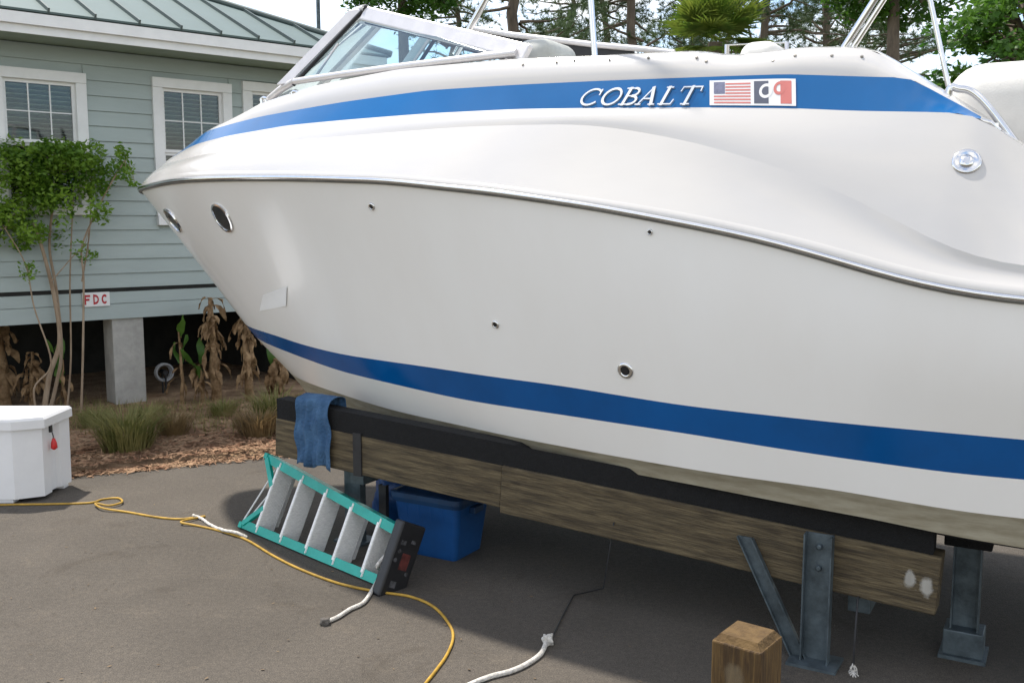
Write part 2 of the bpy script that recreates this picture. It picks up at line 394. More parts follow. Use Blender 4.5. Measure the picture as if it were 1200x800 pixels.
MB().obox(WP((kL + kR) / 2, z_bot + .09, -DEPTH / 2 - .16), wd * ((kR - kL) / 2 - .13), wn * (DEPTH / 2 - .01), (0, 0, .06)).build('floor_platform', dark, house)
MB().obox(WP((kL + kR) / 2, z_bot / 2 + .02, -2.6), wd * ((kR - kL) / 2), wn * .06, (0, 0, z_bot / 2 + .05)).build('crawl_blocker', dark, house)  # unseen near-black wall, added to keep the crawl space dark
MB().obox(WP(kR - .10, z_bot / 2 + .02, -1.30), wd * .05, wn * 1.24, (0, 0, z_bot / 2 + .05)).build('crawl_blocker', dark, house)  # added side wall, shuts light out of the crawl space
# corner board
MB().obox(WP(kR - .02, (z_bot + zs) / 2, .018), wd * .06, wn * .022, (0, 0, (zs - z_bot) / 2)).build('corner_board', trim, house)
# windows
def window(k0, k1, z0, z1, shade=.97):
    wo = bpy.data.objects.new('window', None); C.objects.link(wo); wo.parent = house; wo.location = (0, 0, 0)
    T = .105
    m = MB(); kc = (k0 + k1) / 2; zc = (z0 + z1) / 2; hw = (k1 - k0) / 2; hh = (z1 - z0) / 2
    for sgn in (-1, 1): m.obox(WP(kc + sgn * (hw - T / 2), zc - .0, .018), wd * T / 2, wn * .03, (0, 0, hh - T), .004)
    m.obox(WP(kc, z1 - T / 2, .02), wd * (hw + .0), wn * .034, (0, 0, T / 2 - .001), .004)
    m.obox(WP(kc, z0 + T / 2, .026), wd * (hw + .0), wn * .045, (0, 0, T / 2 - .001), .005)
    m.build('window_trim', trim, wo)
    a, b, c, d = k0 + T, k1 - T, z0 + T, z1 - T
    zm = (c + d) / 2
    for zi, (s0, s1, off) in enumerate(((c, zm, -.03), (zm, d, -.012))):
        f = MB(); st = .032
        for kk in (a + st / 2, b - st / 2): f.obox(WP(kk, (s0 + s1) / 2, off), wd * st / 2, wn * .015, (0, 0, (s1 - s0) / 2))
        for q in (s0 + st / 2, s1 - st / 2): f.obox(WP((a + b) / 2, q, off), wd * ((b - a) / 2 - st), wn * .0148, (0, 0, st / 2))
        f.build('sash', trim, wo)
        iw = (b - a - 2 * st); ih = (s1 - s0 - 2 * st)
        mu = MB()
        for q in (1, 2): mu.obox(WP(a + st + iw * q / 3, (s0 + s1) / 2, off), wd * .006, wn * .008, (0, 0, ih / 2))
        mu.obox(WP((a + b) / 2, s0 + st + ih / 2, off), wd * iw / 2, wn * .0075, (0, 0, .006))
        mu.build('muntin', trim, wo)
        for r_ in range(2):
            for cc in range(3):
                kk0 = a + st + iw * cc / 3; q0 = s0 + st + ih * r_ / 2
                MB().obox(WP(kk0 + iw / 6, q0 + ih / 4, off - .003), wd * iw / 6 * shade, wn * .002, (0, 0, ih / 4 * .98)).build('pane', clearglass, wo)
    bl = MB(); z = c + .02; n = 0
    while z < d - .02:
        bl.obox(WP((a + b) / 2, z, -.085), wd * (b - a - .04) / 2, wn * .019 + Vector((0, 0, .004)), (0, 0, .002)); z += .046
    bl.build('blind', blindm, wo)
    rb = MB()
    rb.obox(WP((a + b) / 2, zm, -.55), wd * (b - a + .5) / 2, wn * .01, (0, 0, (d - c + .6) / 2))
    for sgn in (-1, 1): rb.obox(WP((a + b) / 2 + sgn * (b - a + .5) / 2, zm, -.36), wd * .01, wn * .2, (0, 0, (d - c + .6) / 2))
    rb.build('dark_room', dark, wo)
def glassmat(name, tint, rough=.02, mixf=.75):
    m = bpy.data.materials.new(name); m.use_nodes = True; t = m.node_tree; t.nodes.clear()
    o = t.nodes.new('ShaderNodeOutputMaterial'); g = t.nodes.new('ShaderNodeBsdfGlossy'); tr = t.nodes.new('ShaderNodeBsdfTransparent')
    fr = t.nodes.new('ShaderNodeFresnel'); fr.inputs[0].default_value = 1.5
    mm = t.nodes.new('ShaderNodeMath'); mm.operation = 'ADD'; mm.inputs[1].default_value = mixf; mm.use_clamp = True
    n = t.nodes.new('ShaderNodeTexNoise'); n.inputs['Scale'].default_value = 3; bp = t.nodes.new('ShaderNodeBump'); bp.inputs['Strength'].default_value = .008
    t.links.new(n.outputs[0], bp.inputs['Height']); t.links.new(bp.outputs[0], g.inputs['Normal'])
    tr.inputs[0].default_value = (*tint, 1); g.inputs['Roughness'].default_value = rough; g.inputs['Color'].default_value = (.9, .93, .95, 1)
    ms = t.nodes.new('ShaderNodeMixShader'); t.links.new(fr.outputs[0], mm.inputs[0]); t.links.new(mm.outputs[0], ms.inputs[0])
    t.links.new(tr.outputs[0], ms.inputs[1]); t.links.new(g.outputs[0], ms.inputs[2]); t.links.new(ms.outputs[0], o.inputs['Surface'])
    return m
clearglass = glassmat('clear_glass', (.80, .85, .83), .02, .0)
shieldglass = glassmat('windshield_glass', (.72, .83, .85), .03, .05)
for q in wins: window(*q)
# roof: hip with standing seams
zf0 = zs - .02; zf1 = zs + .16          # fascia
kE0, kE1 = kL - OV, kR + OV
fa = MB(); fa.obox(WP((kE0 + kE1) / 2, (zf0 + zf1) / 2, OV - .012), wd * (kE1 - kE0) / 2, wn * .012, (0, 0, (zf1 - zf0) / 2))
fa.obox(WP(kE1 - .012, (zf0 + zf1) / 2, OV - .03 - (DEPTH + 2 * OV) / 2), wd * .012, wn * (DEPTH + 2 * OV) / 2, (0, 0, (zf1 - zf0) / 2))
fa.obox(WP((kE0 + kE1) / 2, zf1 - .05, OV + .022), wd * (kE1 - kE0) / 2, wn * .02, (0, 0, .052))
fa.build('fascia', trim, house)
MB().obox(WP((kE0 + kE1) / 2, zs + .01, (OV - .03) / 2 - DEPTH / 2 - .1), wd * ((kE1 - kE0) / 2 - .03), wn * ((OV + DEPTH) / 2), (0, 0, .008)).build('soffit', frieze, house)
half = (DEPTH + 2 * OV) / 2
zr0 = zf1 + .012
kEr = kE1 + .05
_h = Vector(ray(240, 1)); _best = min(((abs((lambda q: q.x / q.y - _h.x / _h.y)(Wp + wd * (kEr - d) + wn * (OV + .05 - d))), d) for d in np.linspace(.5, 6, 400)))
_q = Wp + wd * (kEr - _best[1]) + wn * (OV + .05 - _best[1]); PITCH = (H + _q.y * _h.z / _h.y - zr0) / _best[1]; PITCH = max(.3, min(.6, PITCH))
print('pitch', PITCH, 'half', half, 'd', _best[1])
def RP(k, d, h=0.0):                     # roof point: d = plan distance up the slope from the eave
    return WP(k, zr0 + d * PITCH, OV + .05 - d) + (wn * math.sin(math.atan(PITCH)) + Vector((0, 0, math.cos(math.atan(PITCH))))) * h
kEr = kE1 + .05
PW = .42
k = kEr; i = 0
while k > kE0 - .3:
    a, b = k - PW, k
    da, db = min(half, kEr - a), min(half, kEr - b)      # plan length up to the hip
    vs = [RP(a, 0), RP(b, 0), RP(b, db), RP(a, da)]
    vs += [RP(a, 0, .02), RP(b, 0, .02), RP(b, db, .02), RP(a, da, .02)]
    mesh('roof_panel', rel(vs, house), [(3, 2, 1, 0), (4, 5, 6, 7), (0, 1, 5, 4), (1, 2, 6, 5), (2, 3, 7, 6), (3, 0, 4, 7)], roofm, house)
    if da > .05:
        p0, p1 = RP(a, -.005, .032), RP(a, da, .032); dv = (p1 - p0)
        up = Vector((0, 0, 1)); MB().obox((p0 + p1) / 2, wd * .009, dv / 2, dv.cross(wd).normalized() * .022).build('roof_seam', seam, house)
    k -= PW; i += 1
# right hip face and back face
def RS(s, d):                            # side hip face: s along depth from front eave
    return Wp + wd * (kEr - d) + wn * (OV + .05 - s) + Vector((0, 0, zr0 + d * PITCH))
mesh('roof_side', rel([RS(0, 0), RS(2 * half + .1, 0), RS(half, half)], house), [(0, 1, 2)], roofm, house)
mesh('roof_back', rel([RS(2 * half + .1, 0), Wp + wd * kE0 + wn * (OV - 2 * half - .05) + Vector((0, 0, zr0)), RP(kE0, half), RS(half, half)], house), [(0, 1, 2, 3)], roofm, house)
p0, p1 = RP(kEr, 0, .04), RP(kEr - half, half, .04)
MB().tube([p0, p1], .035, 6).build('hip_cap', seam, house)
# piers
for pk, pw in ((0.0, .165), (-2.95, .165), (3.0, .165), (5.6, .165)):
    if kL < pk < kR: MB().obox(WP(pk, (z_bot) / 2 - .02, -.16), wd * pw, wn * pw * .9, (0, 0, z_bot / 2 + .02), .008).build('pier', concrete, house)

# stroke lettering on a plane
def strokes(lines, mapf, wdt, mb=None, th=.004):
    mb = mb or MB()
    for ln in lines:
        pts = [(x, y) for x, y in ln]
        for i in range(len(pts) - 1):
            (x0, y0), (x1, y1) = pts[i], pts[i + 1]
            L = math.hypot(x1 - x0, y1 - y0)
            if L < 1e-6: continue
            nx, ny = -(y1 - y0) / L * wdt / 2, (x1 - x0) / L * wdt / 2; ex, ey = (x1 - x0) / L * wdt * .3, (y1 - y0) / L * wdt * .3
            q = [(x0 - ex + nx, y0 - ey + ny), (x0 - ex - nx, y0 - ey - ny), (x1 + ex - nx, y1 + ey - ny), (x1 + ex + nx, y1 + ey + ny)]
            h = .0001 * random.random()
            mb.add([mapf(x, y, th + h) for x, y in q], [(0, 1, 2, 3)])
    return mb
def arc(cx, cy, rx, ry, a0, a1, n=12):
    return [(cx + rx * math.cos(R(a0 + (a1 - a0) * i / n)), cy + ry * math.sin(R(a0 + (a1 - a0) * i / n))) for i in range(n + 1)]
k0s, z1s = wall(95, 343); k1s, z0s = wall(128, 358)
sg = empty('fire_connection_sign', 'small white FDC sign with red letters fixed to the skirt board', 'sign', WP((k0s + k1s) / 2, z0s, .024))
MB().obox(WP((k0s + k1s) / 2, (z0s + z1s) / 2, .026), wd * (k1s - k0s) / 2, wn * .006, (0, 0, (z1s - z0s) / 2), .002).build('sign_plate', trim, sg)
LW = (k1s - k0s); LHt = (z1s - z0s) * .62; lw_ = LW * .2
for j, L in enumerate(('F', 'D', 'C')):
    bx = k0s + LW * (.08 + .31 * j); bz = z0s + (z1s - z0s) * .19
    mf = lambda x, y, h: WP(bx + x * lw_, bz + y * LHt, .0325 + h * .3)
    ln = {'F': [[(.12, 0), (.12, 1)], [(.12, .92), (.95, .92)], [(.12, .5), (.8, .5)]],
          'D': [[(.12, 0), (.12, 1)], [(.12, .92)] + [(.35 + .55 * math.cos(R(a)), .5 + .42 * math.sin(R(a))) for a in range(90, -91, -20)] + [(.12, .08)]],
          'C': [[(.52 + .42 * math.cos(R(a)), .5 + .42 * math.sin(R(a))) for a in range(50, 311, 20)]]}[L]
    strokes(ln, mf, .24).build('letter', signred, sg)

# ================================================================== BOAT
TH = R(60)
A = Vector((math.sin(TH), -math.cos(TH), 0)); PO = Vector((-math.cos(TH), -math.sin(TH), 0))      # aft, port
BOWPX, DB, S = 182, 8.4, 7.45
r0 = ray(BOWPX, 215)[:2]; B0 = Vector((r0[0], r0[1], 0)) / math.hypot(*r0) * DB
def BP(s, o, z): return B0 + A * s + PO * o + Vector((0, 0, z))
def shp(s, s0, L, a=2.2, b=.62):
    q = min(max((s - s0) / L, 0), 1); return (1 - (1 - q) ** a) ** b
def hit(px, py, wf):
    d = ray(px, py); ts = np.linspace(2 / F, 11 / F, 5000)
    X = d[0] * ts - B0.x; Y = d[1] * ts - B0.y
    s = X * A.x + Y * A.y; o = X * PO.x + Y * PO.y
    f = o - np.array([wf(q) for q in s]); i = np.where((f[:-1] > 0) & (f[1:] <= 0) & (s[1:] > -.1))[0]
    if len(i) == 0: return None
    i = i[0]; return s[i], o[i], H + d[2] * ts[i]
class Line:
    def __init__(self, s0, wf, pts, pre=(), post=(), ker=41, drop=0.02):
        self.s0 = s0; self.w = wf
        q = [hit(px, py, wf) for px, py in pts]
        q = [(a[0], a[2]) for a in q if a is not None and a[1] > drop]
        q = list(pre) + q + list(post); q.sort()
        self.x = np.array([a for a, b in q]); self.y = np.array([b for a, b in q])
        # smooth resample
        xs = np.linspace(s0, S, 400); ys = np.interp(xs, self.x, self.y)
        hk = ker // 2; ker = np.hanning(ker); ker /= ker.sum()
        pad = np.concatenate([2 * ys[0] - ys[hk:0:-1], ys, 2 * ys[-1] - ys[-2:-2 - hk:-1]])
        self.xs = xs; self.ys = np.convolve(pad, ker, 'valid')
    def z(self, s): return float(np.interp(s, self.xs, self.ys))
    def p(self, s, side=1, out=0.0): return BP(s, side * (self.w(s) + out), self.z(s))
def taper(s, s1=6.0, k=.05): return 1 - k * max(0, (s - s1) / 1.45) ** 2
RW = 1.31
rail = Line(0, lambda s: RW * shp(s, 0, 4.5) * taper(s), [(176, 219), (185, 216), (210, 212), (235, 210.5), (260, 209.5), (310, 209), (360, 209.5), (410, 211), (460, 212.5), (502, 218), (570, 224.5), (637, 234), (700, 243), (800, 262), (867, 275), (935, 292), (1002, 312), (1070, 332), (1137, 345), (1200, 353)], pre=[(0, 2.22), (.3, 2.24)], post=[(7.45, 1.66)])
sttop = Line(.95, lambda s: 1.17 * shp(s, .95, 4.6, 1.9, .72) * taper(s), [(321, 392), (354, 403.6), (400, 415), (503, 430), (564, 439.5), (660, 452), (800, 475), (1000, 497), (1200, 515)], pre=[(.95, 1.245)], post=[(7.45, 1.16)])
stbot = Line(1.04, lambda s: 1.145 * shp(s, 1.04, 4.6, 1.9, .74) * taper(s), [(337, 412), (371, 425), (400, 435), (462, 450), (547, 469), (660, 486), (800, 507), (942, 530), (1040, 544), (1137, 557), (1200, 561)], pre=[(1.04, 1.16)], post=[(7.45, .99)])
chu = Line(1.38, lambda s: 1.10 * shp(s, 1.38, 4.4, 1.9, .76) * taper(s), [(395, 460), (462, 481), (530, 496), (597, 511), (660, 523), (697, 530), (842, 555), (969, 572), (1137, 601), (1200, 607)], pre=[(1.38, .90)], post=[(7.45, .82)])
chl = Line(1.52, lambda s: 1.065 * shp(s, 1.52, 4.3, 1.9, .78) * taper(s), [(405, 479), (449, 497), (496, 510), (640, 535), (809, 567), (1040, 611), (1104, 626)], pre=[(1.52, .77)], post=[(6.3, .69), (7.45, .67)])
keelz = lambda s: float(np.interp(s, [1.52, 1.9, 2.5, 3.3, 4.5, 7.45], [.77, .64, .53, .46, .42, .40]))
bead = Line(.02, lambda s: (RW - .012) * shp(s, .02, 4.5) * taper(s), [(185, 208), (210, 203), (260, 200), (310, 200), (360, 200.5), (460, 203.5), (570, 215), (700, 232), (800, 248), (935, 277), (1002, 296), (1070, 316), (1137, 329), (1200, 337)], pre=[(.02, 2.27), (.3, 2.29)], post=[(7.45, 1.72)])
def w6(s):
    wb_ = (RW - .012) * shp(s, .02, 4.5) * taper(s); wi_ = (RW - .30) * shp(s, .22, 4.5, 2.2, .66) * taper(s)
    f = float(np.interp(s, [.12, 1.2, 2.6, 3.5, 4.3, 4.6, 4.87, 5.35, 5.63, 5.98, 6.3, 7.45], [.6, .63, .68, .78, .83, .80, .71, .51, .39, .19, .15, .15]))
    return max(0.0, wb_ * (1 - f) + wi_ * f + .014 * min(1, max(0, (s - .3) / 1.5))) if s > .12 else 0.0
crease = Line(.12, w6, [(250, 178), (330, 166), (400, 160), (550, 148), (690, 145), (788, 161), (850, 176), (920, 199), (1002, 231), (1060, 264), (1104, 289), (1137, 303), (1200, 314)], pre=[(.12, 2.38), (.5, 2.41)], post=[(7.45, 1.80)])
wb = lambda s: (RW - .30) * shp(s, .22, 4.5, 2.2, .66) * taper(s)
blb = Line(.22, wb, [(230, 169), (270, 158.6), (300, 153.5), (337, 147), (400, 141), (502, 133), (604, 128), (700, 126.6), (830, 126), (932, 127), (1000, 130), (1060, 131), (1125, 132)], pre=[(.22, 2.46), (.6, 2.48)], post=[(6.03, 2.42), (6.3, 2.21), (6.6, 2.06), (7.45, 1.86)], ker=17)
wt = lambda s: (RW - .36) * shp(s, .34, 4.5, 2.2, .68) * taper(s)
blt = Line(.34, wt, [(243, 153.6), (304, 137), (400, 120), (502, 106), (604, 99.6), (700, 95), (761, 92.7), (869, 88.7), (920, 87), (1060, 87)], pre=[(.34, 2.50), (.7, 2.55)], post=[(5.72, 2.60), (5.76, 2.59), (6.04, 2.418), (6.3, 2.213), (6.6, 2.063), (7.45, 1.863)], ker=11)
wtp = lambda s: (RW - .44) * shp(s, .46, 4.5, 2.2, .7) * taper(s)
top = Line(.46, wtp, [(304, 122), (367, 101), (469, 81), (597, 70), (700, 66), (815, 60.5), (855, 66), (890, 64), (934, 56), (1020, 56)], pre=[(.46, 2.53), (.8, 2.60)], post=[(5.60, 2.73), (6.04, 2.425), (6.3, 2.216), (6.6, 2.066), (7.45, 1.866)], ker=13)
print('zs', [(l, [round(o.z(s), 2) for s in (.5, 1.5, 2.5, 3.5, 4.5, 5.5, 6.3)]) for l, o in dict(rail=rail, bead=bead, crease=crease, blb=blb, blt=blt, top=top, sttop=sttop, chl=chl).items()])

boat = empty('motorboat', 'white motorboat with blue stripes and windshield resting on timber bunks', 'boat', BP(4, 0, 0))
NU = 120
us = [(i / (NU - 1)) ** 1.55 for i in range(NU)]
def sl_(l, u): return l.s0 + (S - l.s0) * u
def midw(l0, l1, t, bulge):
    """intermediate section point between two lines, with a bulge (+ outwards)"""
    def f(u, side):
        s = sl_(l0, u) * (1 - t) + sl_(l1, u) * t
        b = bulge(s) * math.sin(math.pi * t)
        ww = l0.w(sl_(l0, u)) * (1 - t) + l1.w(sl_(l1, u)) * t
        wr = ww + b * min(1, u * 14)
        return BP(s, side * max(wr, 0), l0.z(sl_(l0, u)) * (1 - t) + l1.z(sl_(l1, u)) * t)
    return f
def loft(name, l0, l1, material, nseg=1, bulge=lambda s: 0, parent=None, smooth=True, umax=1.0, extra=None):
    """surface strip between two lines, port and starboard, one mesh"""
    vs, fs = [], []
    uu = [u * umax for u in us]
    for side in (1, -1):
        n0 = len(vs)
        for u in uu:
            for j in range(nseg + 1):
                vs.append(midw(l0, l1, j / nseg, bulge)(u, side))
        for i in range(NU - 1):
            for j in range(nseg):
                q = (n0 + i * (nseg + 1) + j, n0 + (i + 1) * (nseg + 1) + j, n0 + (i + 1) * (nseg + 1) + j + 1, n0 + i * (nseg + 1) + j + 1)
                fs.append(q if side > 0 else q[::-1])
    o = mesh(name, rel(vs, boat) if parent is None else rel(vs, boat), fs, material, parent or boat, smooth)
    return o
flare = lambda s: -.032 * math.exp(-((s - 1.7) / 1.7) ** 2) + .03 * min(1, max(0, (s - 3.2) / 2))
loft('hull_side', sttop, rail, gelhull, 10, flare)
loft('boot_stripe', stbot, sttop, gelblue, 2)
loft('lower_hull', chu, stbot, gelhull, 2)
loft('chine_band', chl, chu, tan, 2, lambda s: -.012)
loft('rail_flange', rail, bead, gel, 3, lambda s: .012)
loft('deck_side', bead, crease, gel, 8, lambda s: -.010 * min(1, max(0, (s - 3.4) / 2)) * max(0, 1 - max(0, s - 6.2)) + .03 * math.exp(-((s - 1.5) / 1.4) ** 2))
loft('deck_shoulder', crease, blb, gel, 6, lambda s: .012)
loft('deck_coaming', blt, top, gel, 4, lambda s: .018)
ustr = (6.04 - .3) / (S - .3)
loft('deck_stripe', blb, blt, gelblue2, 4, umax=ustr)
# white closing strip aft of the blue stripe
for side in (1, -1):
    vs = []
    for i in range(16):
        s = 6.03 + (S - 6.03) * i / 15
        vs += [BP(s, side * blb.w(s), blb.z(s)), BP(s, side * blt.w(s), blt.z(s))]
    mesh('aft_coaming', rel(vs, boat), [(2 * i, 2 * i + 2, 2 * i + 3, 2 * i + 1) for i in range(15)], gel, boat, True)
# bottom: chine to keel with two spray strakes
vs, fs = [], []
for side in (1, -1):
    n0 = len(vs)
    for u in us:
        s = sl_(chl, u)
        for t in (0, .3, .34, .62, .66, 1):
            o = chl.w(s) * (1 - t); z = chl.z(s) * (1 - t) + keelz(s) * t - (.018 if t in (.34, .66) else 0)
            vs.append(BP(s, side * o, z))
    for i in range(NU - 1):
        for j in range(5): fs.append((n0 + i * 6 + j, n0 + i * 6 + j + 1, n0 + (i + 1) * 6 + j + 1, n0 + (i + 1) * 6 + j))
mesh('hull_bottom', rel(vs, boat), fs, bottom, boat)
# transom
tl = [chl, chu, stbot, sttop, rail, bead, crease, blb, blt, top]
pv = [BP(S, l.w(S), l.z(S)) for l in tl]; sv = [BP(S, -l.w(S), l.z(S)) for l in tl]
mesh('transom', rel([BP(S, 0, keelz(S))] + pv + sv[::-1], boat), [tuple(range(1 + 2 * len(tl)))], gel, boat)
# rub rail: dark channel with stainless insert, both sides
ss = [S * (i / 110) ** 1.5 for i in range(111)]
for side in (1, -1):
    m = MB(); m.tube([rail.p(s, side, .004) + Vector((0, 0, .0)) for s in ss], .017, 8); m.build('rub_rail', mat('rail_rubber', (.16, .16, .15), .5, var=.2, vscale=6), boat)
    m = MB(); m.tube([rail.p(s, side, .016) + Vector((0, 0, .005)) for s in ss], .0125, 8); m.build('rail_insert', chrome, boat)
# foredeck and coaming tops, cockpit
vs, fs = [], []; SW = 3.55; n = 34
for i in range(n):
    s = .46 + (SW - .46) * i / (n - 1)
    for j in range(13):
        t = -1 + 2 * j / 12; wv = top.w(s)
        vs.append(BP(s, wv * t, top.z(s) + (.10 * wv) * (1 - t * t)))
for i in range(n - 1):
    for j in range(12): fs.append((i * 13 + j, i * 13 + j + 1, (i + 1) * 13 + j + 1, (i + 1) * 13 + j))
mesh('foredeck', rel(vs, boat), fs, gel, boat, True)
vs, fs = [], []; n = 50; FLR = 1.75
for side in (1, -1):
    n0 = len(vs)
    for i in range(n):
        s = SW + (S - .04 - SW) * i / (n - 1); wv = top.w(s); z = top.z(s)
        vs += [BP(s, side * wv, z), BP(s, side * (wv - .05), z + .012), BP(s, side * (wv - .13), z + .006), BP(s, side * (wv - .16), z - .04), BP(s, side * (wv - .18), min(FLR, z - .1))]
    for i in range(n - 1):
        for j in range(4): fs.append((n0 + i * 5 + j, n0 + (i + 1) * 5 + j, n0 + (i + 1) * 5 + j + 1, n0 + i * 5 + j + 1))
mesh('gunwale', rel(vs, boat), fs, gel, boat, True)
wv = top.w(SW) - .02
mesh('dash_bulkhead', rel([BP(SW, -wv, FLR), BP(SW, wv, FLR), BP(SW, wv, top.z(SW)), BP(SW, wv * .5, top.z(SW) + .06), BP(SW, -wv * .5, top.z(SW) + .06), BP(SW, -wv, top.z(SW))], boat), [(0, 1, 2, 3, 4, 5)], vinyl, boat)
mesh('cockpit_floor', rel([BP(SW, -.8, FLR), BP(SW, .8, FLR), BP(S - .05, .75, FLR), BP(S - .05, -.75, FLR)], boat), [(0, 1, 2, 3)], vinylgrey, boat)

def on(l, px, py, out=0.0, wf=None):
    s, o, z = hit(px, py, wf or l.w); return s, o, z
def surfN(s, l0, l1, t):
    """point and outward normal on port side between lines"""
    f = lambda s_: BP(s_, l0.w(s_) * (1 - t) + l1.w(s_) * t, l0.z(s_) * (1 - t) + l1.z(s_) * t)
    p = f(s); ds = f(s + .05) - f(s - .05)
    dv = l1.p(s) - l0.p(s); nn = dv.cross(ds).normalized()
    if nn.dot(PO) < 0: nn = -nn
    return p, nn, ds.normalized(), dv.normalized()
# portlights and through-hull fittings on hull side; find s and t from pixel
def hullpt(px, py, l0=None, l1=None, bulge=None):
    l0 = l0 or sttop; l1 = l1 or rail; bulge = bulge or (lambda s: 0)
    dn = Vector(ray(px, py)).normalized()
    def err(u, t):
        v = midw(l0, l1, t, bulge)(u, 1) - Vector((0, 0, H)); return (v - dn * v.dot(dn)).length / v.dot(dn)
    best = min((err(i / 90 * .98 + .004, j / 14), i / 90 * .98 + .004, j / 14) for i in range(91) for j in range(15))
    du, dt = .011, .07
    for it in range(7):
        _, u, t = best
        best = min([best] + [(err(u + a * du, min(1, max(0, t + b * dt))), u + a * du, min(1, max(0, t + b * dt))) for a in (-1, -.5, 0, .5, 1) for b in (-1, -.5, 0, .5, 1) if u + a * du > 0.002])
        du *= .5; dt *= .5
    _, u, t = best; f = lambda uu, tt: midw(l0, l1, tt, bulge)(uu, 1)
    q = f(u, t); a = f(u + .008, t) - f(max(.001, u - .008), t); b = f(u, min(1, t + .06)) - f(u, max(0, t - .06)); nn = b.cross(a).normalized()
    if nn.dot(PO) < 0: nn = -nn
    b = nn.cross(a).normalized()
    if b.z < 0: b = -b
    return q, nn, a.normalized(), b, sl_(l0, u) * (1 - t) + sl_(l1, u) * t
def portlight(px, py, rx, rz):
    q, nn, a, b, s = hullpt(px, py, bulge=flare)
    root = MB(); n = 28
    def ring(r0, r1, h0, h1, m):
        vs = []
        for k in range(n):
            t = 2 * math.pi * k / n; e = (abs(math.cos(t)) ** 2.15 + abs(math.sin(t)) ** 2.15) ** (-1 / 2.15)
            for r_, h in ((r0, h0), (r1, h1)): vs.append(q + a * math.cos(t) * e * rx * r_ + b * math.sin(t) * e * rz * r_ + nn * h)
        m.add(vs, [(2 * k, 2 * ((k + 1) % n), 2 * ((k + 1) % n) + 1, 2 * k + 1) for k in range(n)], True); return vs
    m = MB(); ring(1.20, 1.16, -.012, .010, m); ring(1.16, 1.02, .010, .012, m); ring(1.02, 1.0, .012, .004, m)
    o = m.build('portlight', chrome, boat)
    m = MB(); v = [q + a * math.cos(2 * math.pi * k / n) * rx * 1.03 * (abs(math.cos(2 * math.pi * k / n)) ** 2.15 + abs(math.sin(2 * math.pi * k / n)) ** 2.15) ** (-1 / 2.15) + b * math.sin(2 * math.pi * k / n) * rz * 1.03 * (abs(math.cos(2 * math.pi * k / n)) ** 2.15 + abs(math.sin(2 * math.pi * k / n)) ** 2.15) ** (-1 / 2.15) + nn * .006 for k in range(n)]
    m.add(v, [tuple(range(n))]); m.build('pane', glass_dark, o)
portlight(261, 255, .088, .088); portlight(203, 258, .085, .085)
def fitting(px, py, r, name='through_hull_fitting', material=chrome, hole=True):
    q, nn, a, b, s = hullpt(px, py, bulge=flare)
    m = MB(); m.lathe(q - nn * .01, nn, [(r, 0), (r, .014), (r * .8, .02), (r * .55, .018)] + ([(r * .5, .008)] if hole else []), 18); o = m.build(name, material, boat)
    if hole: m = MB(); m.lathe(q + nn * .0, nn, [(r * .52, -.002), (r * .5, .0085)], 14); m.build('opening', blackplastic, o)
fitting(733, 434, .042); fitting(581, 380, .022); fitting(436, 242, .022); fitting(762, 272, .014)
# small white patch near the bow, paler than the hull
def patch(l0, l1, pts, out, material, name, parent, nx=10, ny=4, bulge=None):
    """quad patch from four photo corners (tl, tr, br, bl) laid on the hull"""
    c = [hullpt(px, py, l0, l1, bulge) for px, py in pts]
    vs = []
    for j in range(ny + 1):
        for i in range(nx + 1):
            u, v = i / nx, j / ny
            q = (c[0][0] * (1 - u) + c[1][0] * u) * (1 - v) + (c[3][0] * (1 - u) + c[2][0] * u) * v
            nn = (c[0][1] * (1 - u) + c[1][1] * u).normalized(); vs.append(q + nn * out)
    fs = [(j * (nx + 1) + i, j * (nx + 1) + i + 1, (j + 1) * (nx + 1) + i + 1, (j + 1) * (nx + 1) + i) for j in range(ny) for i in range(nx)]
    return mesh(name, rel(vs, boat), fs, material, parent)
patch(sttop, rail, [(309, 345), (337, 335), (336, 358), (305, 364)], .006, mat('patch_white', (.92, .92, .92), .5, var=.02), 'white_patch', boat, 4, 3, flare)

